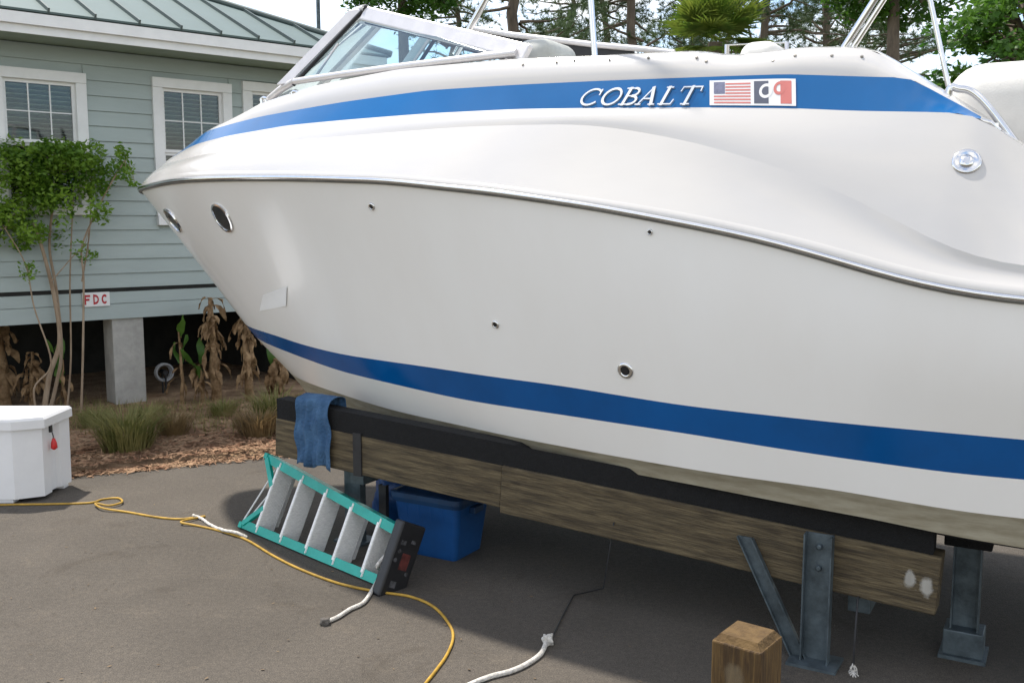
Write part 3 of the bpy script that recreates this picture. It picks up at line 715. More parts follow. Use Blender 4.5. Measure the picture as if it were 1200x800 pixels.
# nameplate letters on the blue stripe: parametric (x in px, y up 0..1 across the stripe)
def stripe_map(px_to_s):
    def f(x, y, h):
        s = px_to_s(x); p, nn, _, _ = surfN(s, blb, blt, y); return p + nn * (h * .6 + .003)
    return f
pxs = np.linspace(640, 960, 40); spx = np.array([hit(x, 112, lambda s: .5 * (blb.w(s) + blt.w(s)))[0] for x in pxs])
p2s = lambda x: float(np.interp(x, pxs, spx))
smap = stripe_map(p2s)
name_root = bpy.data.objects.new('nameplate', None); C.objects.link(name_root); name_root.parent = boat
def gl(ch):
    """serif capitals: list of (polyline, width) in a unit box"""
    K, T = .17, .07
    if ch == 'C': return [(arc(.55, .5, .45, .48, 40, 180, 10), .10), (arc(.55, .5, .45, .48, 180, 320, 10), .11), ([(.90, .62), (.90, .95)], T)]
    if ch == 'O': return [(arc(.5, .5, .46, .48, 60, 240, 12), .13), (arc(.5, .5, .46, .48, 240, 420, 12), .11)]
    if ch == 'B': return [([(.25, 0), (.25, 1)], K), ([(.02, .97), (.6, .97)], T), ([(.02, .03), (.6, .03)], T), ([(.25, .52), (.6, .52)], T), (arc(.55, .75, .3, .22, 90, -90, 8), .12), (arc(.58, .27, .36, .24, 90, -90, 8), .13)]
    if ch == 'A': return [([(.12, 0), (.55, 1)], .08), ([(.52, 1), (.88, 0)], K), ([(.25, .35), (.78, .35)], T), ([(.0, .02), (.28, .02)], T), ([(.72, .02), (1.05, .02)], T)]
    if ch == 'L': return [([(.3, 0), (.3, 1)], K), ([(.1, .97), (.55, .97)], T), ([(.08, .03), (.92, .03)], T), ([(.92, .03), (.98, .28)], T)]
    if ch == 'T': return [([(.5, 0), (.5, 1)], K), ([(.0, .97), (1, .97)], T), ([(.3, .03), (.72, .03)], T), ([(.02, .97), (-.02, .74)], T), ([(.98, .97), (1.0, .74)], T)]
plate = mat('nameplate_chrome', (.86, .87, .88), .25, metal=.3, var=.05)
plate_sh = mat('nameplate_shade', (.06, .10, .17), .4, var=.1)  # dark offset copy of each letter, painting in its shadow
xs0 = [678, 704, 727, 747, 772, 793]; wds = [24, 22, 20, 22, 18, 24]
for ch, x0, wd_ in zip('COBALT', xs0, wds):
    hgt = .60; yb = .08
    for nm, mm, dx, dy, hh in (('letter_shade', plate_sh, .9, -.035, .002), ('letter', plate, 0, 0, .007)):
        m = MB()
        for ln, tw in gl(ch):
            for i in range(len(ln) - 1):
                (ax_, ay_), (bx_, by_) = ln[i], ln[i + 1]
                q = lambda X, Y: (x0 + X * wd_ * .95 + (Y) * 8 + dx, yb + Y * hgt + dy)
                asp = wd_ / 21.0
                vx, vy = (bx_ - ax_) * asp, (by_ - ay_); L = math.hypot(vx, vy)
                nx_, ny_ = -vy / L * tw / 2 / asp, vx / L * tw / 2; ex_, ey_ = (bx_ - ax_) / L * tw * .25, (by_ - ay_) / L * tw * .25
                quad = [(ax_ - ex_ + nx_, ay_ - ey_ + ny_), (ax_ - ex_ - nx_, ay_ - ey_ - ny_), (bx_ + ex_ - nx_, by_ + ey_ - ny_), (bx_ + ex_ + nx_, by_ + ey_ + ny_)]
                h2 = hh + random.random() * .0012
                m.add([smap(*q(X, Y), h2) for X, Y in quad], [(0, 1, 2, 3)])
        m.build(nm, mm, name_root)
# flag and emblem decal
decal = bpy.data.objects.new('flag_decal', None); C.objects.link(decal); decal.parent = boat
def dpatch(x0, x1, y0, y1, h, material, name, nx=8, slant=6):
    vs = []
    for j in range(3):
        for i in range(nx + 1):
            y = y0 + (y1 - y0) * j / 2; x = x0 + (x1 - x0) * i / nx - slant * (y - .1)
            vs.append(smap(x, y, h))
    fs = [(j * (nx + 1) + i, j * (nx + 1) + i + 1, (j + 1) * (nx + 1) + i + 1, (j + 1) * (nx + 1) + i) for j in range(2) for i in range(nx)]
    return mesh(name, rel(vs, boat), fs, material, decal)
dw = mat('decal_white', (.78, .78, .78), .4, var=.03); dr = mat('decal_red', (.58, .17, .15), .45, var=.06); dn = mat('decal_navy', (.09, .10, .14), .4, var=.15)
dpatch(834, 935, .06, .86, .001, dw, 'decal_base')
dpatch(839, 852, .42, .80, .002, mat('decal_canton', (.16, .17, .26), .4, var=.2, vscale=60), 'canton')
for j in range(7):
    y0 = .12 + j * .098
    dpatch(852.5 if y0 > .40 else 839, 882, y0, y0 + .05, .0022, dr, 'flag_bar')
dpatch(886, 903, .12, .80, .002, dn, 'emblem_dark'); dpatch(917, 930, .12, .80, .0021, dr, 'emblem_red')
def disc(cx, cy, rx, ry, h, material, name, hole=0):
    m = MB(); n = 20
    if hole:
        vs = []
        for k in range(n):
            t = 2 * math.pi * k / n
            for f in (1, hole): vs.append(smap(cx + rx * f * math.cos(t) - 6 * (cy - .1), cy + ry * f * math.sin(t), h))
        m.add(vs, [(2 * k, 2 * ((k + 1) % n), 2 * ((k + 1) % n) + 1, 2 * k + 1) for k in range(n)])
    else: m.add([smap(cx + rx * math.cos(2 * math.pi * k / n) - 6 * (cy - .1), cy + ry * math.sin(2 * math.pi * k / n), h) for k in range(n)], [tuple(range(n))])
    return m.build(name, material, decal)
disc(900, .50, 8, .22, .0028, dw, 'emblem_ring', .6); disc(916, .58, 7, .20, .0030, dr, 'emblem_arc', .55)
# snaps along the coaming
for px, py in ((611, 77), (650, 74), (670, 71), (712, 71), (758, 69), (815, 69), (827, 74), (906, 74), (931, 67), (974, 67), (1009, 68)):
    s, o, z = hit(px, py, lambda s: .6 * blt.w(s) + .4 * top.w(s))
    p, nn, _, _ = surfN(s, blt, top, max(0, min(1, (z - blt.z(s)) / max(.02, top.z(s) - blt.z(s)))))
    MB().lathe(p + nn * .008, nn, [(.007, 0), (.007, .007), (.004, .010)], 10).build('snap_fastener', mat('snap_brass', (.35, .33, .30), .35, metal=.7, var=.1), boat)
# round vent on the quarter
def atdeck(px, py, f): 
    s, o, z = hit(px, py, f); return s, o, z
wq = lambda s: .55 * crease.w(s) + .45 * blb.w(s)
s, o, z = hit(1131, 190, wq); t = (z - crease.z(s)) / (blb.z(s) - crease.z(s)); p, nn, _, _ = surfN(s, crease, blb, t)
MB().lathe(p + nn * .006, nn, [(.056, 0), (.054, .008), (.046, .012), (.04, .008), (.0, .008)], 24).build('fuel_cap', chrome, boat)
MB().lathe(p + nn * .012, nn, [(.028, 0), (.026, .006), (.012, .008)], 18).build('fuel_cap_key', chrome, boat)
# cleat and bow light
def cleat(px, py, f, l):
    s, o, z = hit(px, py, f); b = BP(s, o, z)
    Ac = (blb.p(s + .05) - blb.p(s - .05)).normalized() * .6; m = MB(); m.tube([b + Vector((0, 0, .02)) - Ac * .07, b + Vector((0, 0, .03)), b + Vector((0, 0, .02)) + Ac * .07], [.008, .011, .008], 8)
    m.tube([b - A * .02 - Vector((0, 0, .06)), b - A * .02 + Vector((0, 0, .028))], .009, 8); m.tube([b + A * .02 - Vector((0, 0, .06)), b + A * .02 + Vector((0, 0, .028))], .009, 8); m.build('cleat', chrome, boat)
cleat(1161, 153, lambda s: blb.w(s) - .02, None); cleat(345, 113, lambda s: top.w(s), None); cleat(309, 120, lambda s: top.w(s) - .03, None)

# windshield
ws = bpy.data.objects.new('windshield', None); C.objects.link(ws); ws.parent = boat
ci = lambda s: top.w(s) - .07
def wsp(px, py, o): # pixel -> point at offset o (plan line parallel to the axis)
    s, oo, z = hit(px, py, lambda q: o); return s, o, z
s1, o1, z1 = hit(345, 98, ci); s2, o2, z2 = hit(596, 66, ci); st, ot, zt = wsp(428, 10, o1 - .12)
print('windshield', s1, z1, s2, z2, st, zt)
fram = mat('windshield_frame', (.66, .64, .64), .35, metal=.35, var=.06, vscale=8)
def lerp(a, b, t): return a + (b - a) * t
for side in (1, -1):
    b0 = BP(s1, side * o1, z1); b1 = BP(s2, side * o2, z2); t0 = BP(st, side * ot, zt); t1 = BP(s2 + .1, side * (o2 - .015), z2 + .045)
    base = [BP(q, side * ci(q), lerp(z1, z2, (q - s1) / (s2 - s1)) + .012) for q in np.linspace(s1, s2 + .05, 14)]
    m = MB(); m.tube(base, .022, 8); m.build('base_frame', fram, ws)
    nrm = (t0 - b0).cross(b1 - b0).normalized()
    m = MB(); c = (t0 + t1) / 2; dvec = (t1 - t0) / 2; upv = (nrm.cross(dvec)).normalized()
    m.obox(c - Vector((0, 0, .035)), dvec * 1.02, nrm * .018, upv * .048, .01); m.build('top_frame', fram, ws)
    MB().tube([t0 - Vector((0, 0, .085)), t1 - Vector((0, 0, .08)) - dvec * .18], .008, 6).build('gasket', blackplastic, ws)
    m = MB(); d0 = (t0 - b0); m.tube([b0 - d0 * .02, t0 + d0 * .03], .014, 6); m.build('gasket', blackplastic, ws)
    m = MB(); m.tube([lerp(b0, b1, .10), lerp(b0, t0, .52) + (b1 - b0) * .04], .009, 6); m.build('vent_bar', fram, ws)
    pan = [b0 + Vector((0, 0, .0))] + base[1:-1] + [t1 - Vector((0, 0, .06)), t0 - Vector((0, 0, .03))]
    mesh('pane', rel(pan, boat), [tuple(range(len(pan)))], shieldglass, ws)
# front: curved panel from the port pillar round to starboard
def wf_base(t):
    q = s1 - .80 * (1 - abs(t) ** 2.2); o = o1 * t; wv = top.w(q); o = max(-wv * .97, min(wv * .97, o))
    zd = top.z(q) + .10 * wv * (1 - (o / wv) ** 2) + .012; k = min(1, (1 - abs(t)) * 4)
    return BP(q, o, zd * k + (z1 + .012) * (1 - k))
def wf_top(t): return BP(st - .34 * (1 - abs(t) ** 2.2), ot * t, zt + .03 * (1 - t * t))
tt = np.linspace(-1, 1, 21)
vs = [wf_base(t) for t in tt] + [wf_top(t) for t in tt]
mesh('pane', rel(vs, boat), [(i, i + 1, 22 + i, 21 + i) for i in range(20)], shieldglass, ws, True)
MB().tube([wf_base(t) for t in tt], .024, 8).build('base_frame', fram, ws)
MB().tube([wf_top(t) for t in tt], .026, 8).build('top_frame', fram, ws)
for t in (-.97, .97):
    dv_ = (wf_top(t) - wf_base(t)) / 2; MB().obox((wf_base(t) + wf_top(t)) / 2 - A * .055, dv_ * 1.0, A * .055, PO * .012, .004).build('pillar', fram, ws)
for t in (-.33, .33):
    MB().obox((wf_base(t) + wf_top(t)) / 2, (wf_top(t) - wf_base(t)) / 2, PO * .026, (wf_top(t) - wf_base(t)).cross(PO).normalized() * .014, .004).build('pillar', fram, ws)
# bimini poles
def pole(x0, y0, x1, y1, o, r, name='bimini_pole', material=chrome, ext=1.0, up=0.9):
    s0, _, z0 = wsp(x0, y0, o); s1_, _, z1_ = wsp(x1, y1, o)
    a, b = BP(s0, o, z0), BP(s1_, o, z1_); d = (b - a)
    return a - d * .18 * ext, b + d.normalized() * up
bim = bpy.data.objects.new('bimini_frame', None); C.objects.link(bim); bim.parent = boat
ends = []
for (x0, y0, x1, y1, o, r, mm, tw) in ((537, 34, 558, 0, .45, .020, 'a', 0), (699, 66, 694, 0, .80, .016, 'a', 0), (969, 58, 1010, 0, .80, .016, 'a', 1), (1116, 84, 1096, 0, .62, .011, 'a', 0)):
    a, b = pole(x0, y0, x1, y1, o, r); a = Vector((a.x, a.y, max(a.z - .12, 1.9)))
    m = MB(); m.tube([a, b], r, 10)
    if tw: m.tube([a + A * .04, b + A * .035 - PO * .02], r * .8, 8)
    m.build('bimini_pole', chrome, bim); ends.append((b, o, r))
# seats, wheel, sun pad
def cushion(name, c, ax, ay, az, material, bev, parent=boat):
    m = MB(); m.obox(c, ax, ay, az, bev, 6); o = m.build(name, material, parent); o.data.polygons.foreach_set('use_smooth', [True] * len(o.data.polygons)); return o
s, o, z = wsp(640, 48, .35)
cushion('helm_seat', BP(s, .35, z - .36), A * .13, PO * .20, Vector((0, 0, .35)), vinylgrey, .09)
MB().lathe(BP(s, .35, 1.74), (0, 0, 1), [(.14, 0), (.05, .04), (.045, .45)], 14).build('seat_pedestal', chrome, boat)
s, o, z = wsp(890, 58, .1)
cushion('bench_seat', BP(s + .1, -.05, z - .44), A * .10, PO * .55, Vector((0, 0, .42)), vinyl, .07)
ra, rb = wsp(852, 53, .3), wsp(922, 50, .3)
MB().tube([BP(ra[0], .3, FLR), BP(ra[0], .3, ra[2]), BP(rb[0], .3, rb[2]), BP(rb[0], .3, FLR)], .013, 8).build('seat_rail', chrome, boat)
# starboard side rail with a dark panel below it
q = [wsp(px, py, -.72) for px, py in ((556, 34), (600, 41), (650, 47), (700, 53), (745, 57), (790, 62))]
MB().tube([BP(a[0], -.72, a[2]) for a in q], .02, 8).build('starboard_rail', fram, boat)
vs = [BP(a[0], -.735, a[2] - d) for a in q[:5] for d in (.01, .09)] ; n = len(vs)
vs += [v - PO * .02 for v in vs]
fs = [(2 * i, 2 * i + 2, 2 * i + 3, 2 * i + 1) for i in range(4)] + [(n + 2 * i, n + 2 * i + 1, n + 2 * i + 3, n + 2 * i + 2) for i in range(4)]
mesh('starboard_panel', rel(vs, boat), fs, blackplastic, boat)
for a in (q[0], q[2], q[4]): MB().tube([BP(a[0], -.725, a[2]), BP(a[0], -.725, top.z(a[0]) - .08)], .012, 6).build('rail_post', chrome, boat)
sa, oa, za = wsp(1150, 83, .25)
cushion('sun_pad', BP(6.52, -.03, (za + FLR) / 2), A * .68, PO * .66, Vector((0, 0, (za - FLR) / 2)), vinyl, .16)
# aft handrail
hp = []
for px, py in ((1108, 118), (1112, 106), (1124, 104.5), (1137, 107), (1150, 117), (1164, 133), (1180, 154), (1200, 181), (1222, 208)):
    s, o, z = wsp(px, py, .84); hp.append(BP(s, .84, z))
hp[0].z -= .12
MB().tube(spline(hp, 5), .0165, 10).build('grab_rail', chrome, boat)
MB().tube([hp[-1], hp[-1] - Vector((0, 0, .25))], .0135, 8).build('rail_post', chrome, boat)

# ================================================================== CRADLE
def boxpts(m, s0, s1, o0, o1, zt0, zt1, zb0, zb1):
    vs = [BP(s, o, z) for (s, zt, zb) in ((s0, zt0, zb0), (s1, zt1, zb1)) for o in (o0, o1) for z in (zb, zt)]
    m.add(vs, [(0, 1, 3, 2), (4, 6, 7, 5), (0, 4, 5, 1), (2, 3, 7, 6), (0, 2, 6, 4), (1, 5, 7, 3)]); return m
def local_obj(name, parent, build):
    return build
cr_ = empty('boat_cradle', 'weathered timber and galvanised steel cradle carrying the boat', 'boat cradle', BP(4, 0, 0))
BS0, BS1 = 2.15, 5.97
zt_ = lambda s: lerp(.80, .575, (s - BS0) / (BS1 - BS0)); zb_ = lambda s: zt_(s) - lerp(.23, .275, (s - BS0) / (BS1 - BS0))
hb = lambda s, o: lerp(keelz(s), chl.z(s), min(1, o / max(chl.w(s), .01)))
for side in (1, -1):
    # two planks make each beam, grain runs along local X
    for (a, b, o0, o1, dz) in ((BS0, 3.78, .88, .985, 0.0), (3.3, BS1, .865, 1.0, 0)):
        if a == 3.3: a = 3.784
        me = MB(); L = b - a
        cx = (a + b) / 2; ang = math.atan2(zt_(b) - zt_(a), L)
        ax = A * math.cos(ang) + Vector((0, 0, math.sin(ang))); az = ax.cross(PO).normalized(); az = az if az.z > 0 else -az
        h = (zt_(cx) - zb_(cx)); c = BP(cx, side * (o0 + o1) / 2, (zt_(cx) + zb_(cx)) / 2 + dz)
        lm = MB(); lm.obox((0, 0, 0), (L / 2 / math.cos(ang), 0, 0), (0, (o1 - o0) / 2, 0), (0, 0, h / 2), .007)
        ob = lm.build('beam', wood, None); ob.parent = cr_
        ob.matrix_local = Matrix.Translation(c - cr_.location) @ Matrix((ax, ax.cross(az) * -1, az)).transposed().to_4x4()
    # carpeted bunk on top, shaped to the hull bottom
    vs = []; n = 30
    for i in range(n):
        s = lerp(BS0 + .02, BS1 - .03, i / (n - 1))
        for o in (.985, .88):
            zlow = zt_(s) - .004
            zc = hb(s, o) + .004 if chl.w(s) > o else 99
            ztop = min(zc, zlow + .125); ztop = max(ztop, zlow + .03)
            vs += [BP(s, side * o, zlow), BP(s, side * o, ztop)]
    fs = []
    for i in range(n - 1):
        k = 4 * i
        fs += [(k, k + 4, k + 5, k + 1), (k + 2, k + 3, k + 7, k + 6), (k + 1, k + 5, k + 7, k + 3), (k, k + 2, k + 6, k + 4)]
    fs += [(0, 1, 3, 2), (4 * n - 4, 4 * n - 2, 4 * n - 1, 4 * n - 3)]
    mesh('bunk_pad', rel(vs, cr_), fs, carpet, cr_)
def channel(p0, p1, wdir, ddir, wdt=.10, dep=.05, t=.007):
    """steel C-channel from p0 to p1"""
    p0, p1 = Vector(p0), Vector(p1); ax = (p1 - p0) / 2; c = (p0 + p1) / 2; wdir = wdir.normalized(); ddir = ddir.normalized(); m = MB()
    prof = [(-wdt / 2, 0), (wdt / 2, 0), (wdt / 2, dep), (wdt / 2 - t, dep), (wdt / 2 - t, t), (-wdt / 2 + t, t), (-wdt / 2 + t, dep), (-wdt / 2, dep)]
    vs = [p + wdir * a + ddir * b for p in (p0, p1) for a, b in prof]; n = 8
    fs = [(i, (i + 1) % n, n + (i + 1) % n, n + i) for i in range(n)] + [tuple(range(n))[::-1], tuple(range(n, 2 * n))]
    return m.add(vs, fs)
for s_ in (2.55, 2.80, 5.47):
    for side in (1, -1):
        near = s_ > 5
        o = side * (1.005 if near else .74); pd = PO * side * (1 if near else -1)
        if s_ == 2.80:
            MB().obox(BP(s_, side * .988, (zt_(s_) + zb_(s_)) / 2), A * .03, PO * .006, (0, 0, (zt_(s_) - zb_(s_)) / 2 + .01)).build('strap', rubber, cr_)
            channel(BP(s_, side * .76, .0), BP(s_, side * .76, zb_(s_) - .12), A, -PO * side, .055, .03).build('post', rubber, cr_); continue
        channel(BP(s_, o, 0.0), BP(s_, o, zt_(s_) - .0), A, pd, .125, .055).build('post', galv, cr_)
        MB().obox(BP(s_, o + side * (.02 if near else -.03), .006), A * .11, PO * .09, (0, 0, .007)).build('base_plate', galv, cr_)
        if not near: continue
        for dz in (.06, .16): MB().lathe(BP(s_, o + side * .003, zt_(s_) - dz), pd, [(.014, 0), (.014, .018), (.008, .022)], 6).build('bolt', galv, cr_)
        d0, d1 = (BP(s_ - .34, o + side * .003, zt_(s_ - .34) - .09), BP(s_ - .075, o + side * .004, .013))
        channel(d0, d1, A, pd, .075, .03).build('brace', galv, cr_)
# cross members under the beams, keel support post
for s_ in (2.67, 5.62):
    zb = zb_(s_) - .002
    MB().obox(BP(s_, 0, zb - .06), A * .05, PO * .84, (0, 0, .06), .004).build('cross_member', galv, cr_)
m = channel(BP(6.05, .585, .0), BP(6.05, .585, hb(6.05, .585) - .01), A, PO, .12, .06); m.build('post', galv, cr_)
MB().obox(BP(6.05, .585, .008), A * .10, PO * .10, (0, 0, .009)).build('base_plate', galv, cr_)
MB().obox(BP(6.05, .59, .075), A * .085, PO * .075, (0, 0, .06), .006).build('foot_block', galv, cr_)
MB().obox(BP(6.05, .6, hb(6.05, .6) - .012), A * .10, PO * .07, (0, 0, .028), .006).build('bunk_pad', carpet, cr_)
# white paint smears on the timber
def smear(px, py, rx, ry):
    s, o, z = hit(px, py, lambda q: 1.0); m = MB(); c = BP(s, 1.004, z)
    m.add([c + A * a * rx + Vector((0, 0, b * ry)) for a, b in ((-1, -1), (1, -1), (1, 1), (-1, 1))], [(0, 1, 2, 3)]); m.build('paint_smear', smearmat('white_smear', (.55, .53, .48), .6), cr_)
smear(1066, 678, .045, .05); smear(1086, 686, .05, .06)

# blue padded cover wrapped over the forward end of the bunk
def lump(name, c, ax, ay, az, material, amp, sub=3, seed=1, label=None, cat=None, parent=None, taper_=0.0, p=5):
    bm = bmesh.new(); bmesh.ops.create_cube(bm, size=2); bmesh.ops.subdivide_edges(bm, edges=bm.edges[:], cuts=7, use_grid_fill=True)
    rr = np.random.default_rng(seed); ph = rr.uniform(0, 6, (5, 3)); fr = rr.uniform(1.5, 5, (5, 3))
    for v in bm.verts:
        q = v.co.copy(); r = (abs(q.x) ** p + abs(q.y) ** p + abs(q.z) ** p) ** (1 / p); q = q / r
        dsp = sum(math.sin(fr[k][0] * q.x + ph[k][0]) * math.sin(fr[k][1] * q.y + ph[k][1]) * math.sin(fr[k][2] * q.z + ph[k][2]) for k in range(5)) * amp
        q *= 1 + dsp; f = 1 - taper_ * q.z
        v.co = Vector(ax) * q.x * f + Vector(ay) * q.y * f + Vector(az) * q.z
    me = bpy.data.meshes.new(name); bm.to_mesh(me); bm.free(); me.materials.append(material)
    me.polygons.foreach_set('use_smooth', [True] * len(me.polygons))
    o = bpy.data.objects.new(name, me); C.objects.link(o); o.location = c
    if parent: o.parent = parent
    if label: tag(o, label, cat)
    return o
def drape(s0, s1, o0, o1, ztop, zbf, zbb):
    path = [(o1 + .012, zbf), (o1 + .016, lerp(zbf, ztop, .25)), (o1 + .014, lerp(zbf, ztop, .5)), (o1 + .014, lerp(zbf, ztop, .75)), (o1 + .012, ztop - .03), (o1 - .005, ztop), ((o0 + o1) / 2, ztop + .012), (o0 + .005, ztop), (o0 - .012, ztop - .03), (o0 - .014, lerp(zbb, ztop, .5)), (o0 - .014, zbb)]
    pp = spline([Vector((a, b, 0)) for a, b in path], 4); n = len(pp); m_ = 34; vs = []
    for i in range(m_):
        u = i / (m_ - 1)
        for j, q in enumerate(pp):
            hang = max(0, (ztop - q.y) / (ztop - zbf)); fr = 1 if j < n / 2 else -1
            fold = (.012 * (1 - abs(math.sin(u * 9 + .5 * hang)) * 2) + .007 * math.sin(u * 33 + 2 + hang * 2)) * (hang * .9 + .2) + .006 * math.sin(hang * 14 + u * 5)
            s_ = lerp(s0, s1, u) + (u - .5) * .02 * hang + .008 * math.sin(hang * 9 + u * 3)
            vs.append(BP(s_, q.x + fr * (fold + .008), q.y + (.014 * math.sin(u * 11) if j in (0, n - 1) else 0)))
    fs = [(i * n + j, (i + 1) * n + j, (i + 1) * n + j + 1, i * n + j + 1) for i in range(m_ - 1) for j in range(n - 1)]
    o = mesh('blue_cover', vs, fs, bluecloth, None, True); md = o.modifiers.new('thick', 'SOLIDIFY'); md.thickness = .004; md.offset = 1
    return tag(o, 'blue cloth cover draped over the forward end of the bunk', 'cover')
drape(2.35, 2.61, .872, .99, .945, .535, .60)

# ================================================================== TIMBER POST
pc = atdist(876, 740, 3.25); tp = empty('timber_post', 'short square brown timber post in front of the steel cradle posts', 'post', (pc.x, pc.y, 0))
ang = R(52); ux, uy = Vector((math.cos(ang), math.sin(ang), 0)), Vector((-math.sin(ang), math.cos(ang), 0)); hw = .088; TZ = .615
lm = MB(); lm.obox((pc.x, pc.y, TZ / 2 - .02), ux * hw, uy * hw, (0, 0, TZ / 2 + .02), .006); lm.build('shaft', woodpost, tp)
lm = MB(); lm.add([Vector((pc.x, pc.y, 0)) + ux * a * (hw - b) + uy * c * (hw - b) + Vector((0, 0, z)) for z, b in ((TZ - .002, .004), (TZ + .022, .022)) for a, c in ((-1, -1), (1, -1), (1, 1), (-1, 1))],
    [(0, 1, 5, 4), (1, 2, 6, 5), (2, 3, 7, 6), (3, 0, 4, 7), (4, 5, 6, 7), (3, 2, 1, 0)]); lm.build('chamfered_top', woodtop, tp)
fc = Vector((pc.x, pc.y, TZ - .16)) - ux * (hw + .003)
MB().add([fc + uy * a * .07 + Vector((0, 0, b * .15)) for a, b in ((-1, -1), (1, -1), (1, 1), (-1, 1))], [(0, 1, 2, 3)]).build('paint_smear', smearmat('pale_smear', (.26, .20, .12), .45), tp)

# ================================================================== DOCK BOX
a0 = ground(20, 589); b0 = ground(49, 586); c0 = ground(88, 569)
xr = (b0.x + c0.x) / 2; yf = a0.y - .02
db = empty('dock_box', 'white plastic dock box with lid and red tag on its latch', 'dock box', (xr - .6, yf + .3, 0))
def prism(m, poly, z0, z1, sc=1.0):
    n = len(poly); cx = sum(p[0] for p in poly) / n; cy = sum(p[1] for p in poly) / n
    vs = [(x, y, z0) for x, y in poly] + [(cx + (x - cx) * sc, cy + (y - cy) * sc, z1) for x, y in poly]
    m.add(vs, [(i, (i + 1) % n, n + (i + 1) % n, n + i) for i in range(n)] + [tuple(range(n))[::-1], tuple(range(n, 2 * n))]); return m
yb = c0.y + .02
foot = [(xr - 1.3, yf), (a0.x, yf), (b0.x - .02, b0.y), (xr, b0.y + .03), (xr, yb - .12), (xr - .005, yb), (xr - 1.3, yb)]
bodyp = [(xr - 1.3, yf), (a0.x, yf), (xr - .012, b0.y + .01), (xr - .012, b0.y + .12), (xr - .035, b0.y + .14), (xr - .035, yb - .17), (xr - .008, yb - .15), (xr, yb), (xr - 1.3, yb)]
prism(MB(), bodyp, .03, .545, 1.012).build('body', box, db)
fm = MB()
for (fx, fy) in ((a0.x - .06, yf + .04), (xr - .09, yb - .06), (xr - 1.2, yf + .06), (xr - 1.2, yb - .07)): fm.obox((fx, fy, .016), (.05, 0, 0), (0, .035, 0), (0, 0, .017), .004)
for q in range(4):
    m = MB(); fx, fy = ((a0.x - .09, yf + .05), (xr - .085, yb - .06), (xr - 1.2, yf + .06), (xr - 1.2, yb - .07))[q]; m.obox((fx, fy, .016), (.07, 0, 0), (0, .04, 0), (0, 0, .0165), .004); m.build('foot', box, db)
ov = .022
lidp = [(xr - 1.33, yf - ov), (a0.x + .01, yf - ov), (xr + ov, b0.y - .01), (xr + ov, yb + ov), (xr - 1.33, yb + ov)]
l1 = MB(); prism(l1, lidp, .535, .595, 1.0); prism(l1, lidp, .5955, .614, .975); l1.build('lid', box, db)
lx, ly = xr - .03, b0.y + .155
m = MB(); m.obox((xr - .008, b0.y + .13, .505), (.014, 0, 0), (0, .017, 0), (0, 0, .03), .004); m.build('latch', blackplastic, db)
m = MB(); m.tube([(xr + .006, b0.y + .13, .48), (xr + .014, b0.y + .13, .445), (xr + .012, b0.y + .13, .42)], .004, 6); m.build('latch_cord', blackplastic, db)
m = MB(); m.lathe((xr + .016, b0.y + .13, .345), (0, 0, 1), [(.008, 0), (.024, .012), (.021, .05), (.009, .085)], 12); m.build('red_tag', red, db)

# ================================================================== STEP LADDER on its side
G1 = ground(287, 622); G2 = ground(447, 690); dl = (G2 - G1).normalized(); pl = Vector((-dl.y, dl.x, 0)); pl = pl if pl.y > 0 else -pl
sl2 = empty('step_ladder', 'teal fibreglass step ladder with aluminium treads lying on its side', 'ladder', (G1 + G2) / 2)
LL = (G2 - G1).length
upv = (pl * .215 + Vector((0, 0, .447))).normalized(); nv = dl.cross(upv).normalized(); nv = nv if nv.y > 0 else -nv       # nv points away from camera
wl = lambda t: lerp(.50, .335, t)
z0 = Vector((0, 0, .012))
lo = lambda t: G1 + dl * LL * t + z0
hi = lambda t: lo(t) + upv * wl(t)
TD = .085
channel(lo(-.03) - upv * .0, lo(1.0), nv, upv, TD, .032, .006)
def rail_(f, sgn, name='rail'):
    p0, p1 = f(-.04), f(1.0); m = MB(); wdr = upv * sgn
    prof = [(0, 0), (TD, 0), (TD, .034), (TD - .007, .034), (TD - .007, .007), (.007, .007), (.007, .055), (0, .055)]
    vs = [p + nv * a + wdr * b for p in (p0, p1) for a, b in prof]; n = 8
    m.add(vs, [(i, (i + 1) % n, n + (i + 1) % n, n + i) for i in range(n)] + [tuple(range(n))[::-1], tuple(range(n, 2 * n))]); return m.build(name, teal, sl2)
rail_(lo, 1); rail_(hi, -1)
for i in range(5):
    t = .09 + i * .195
    a_, b_ = lo(t) + upv * .009, hi(t) - upv * .009; c = (a_ + b_) / 2 + nv * (TD / 2 + .002); h = (b_ - a_) / 2
    td = (nv * .98 + dl * -.05).normalized()
    m = MB(); m.obox(c + td * .018, h, td * .070, dl * .003)
    m.obox(c - td * .0495 - dl * .008, h * .86, td * .003, dl * .010); m.obox(c + td * .085 - dl * .012, h, td * .003, dl * .015)
    for q in range(12): m.obox(c + td * (-.044 + q * .0112) + dl * .0042, h * .985, td * .0028, dl * .0016)
    m.build('tread', alu, sl2)
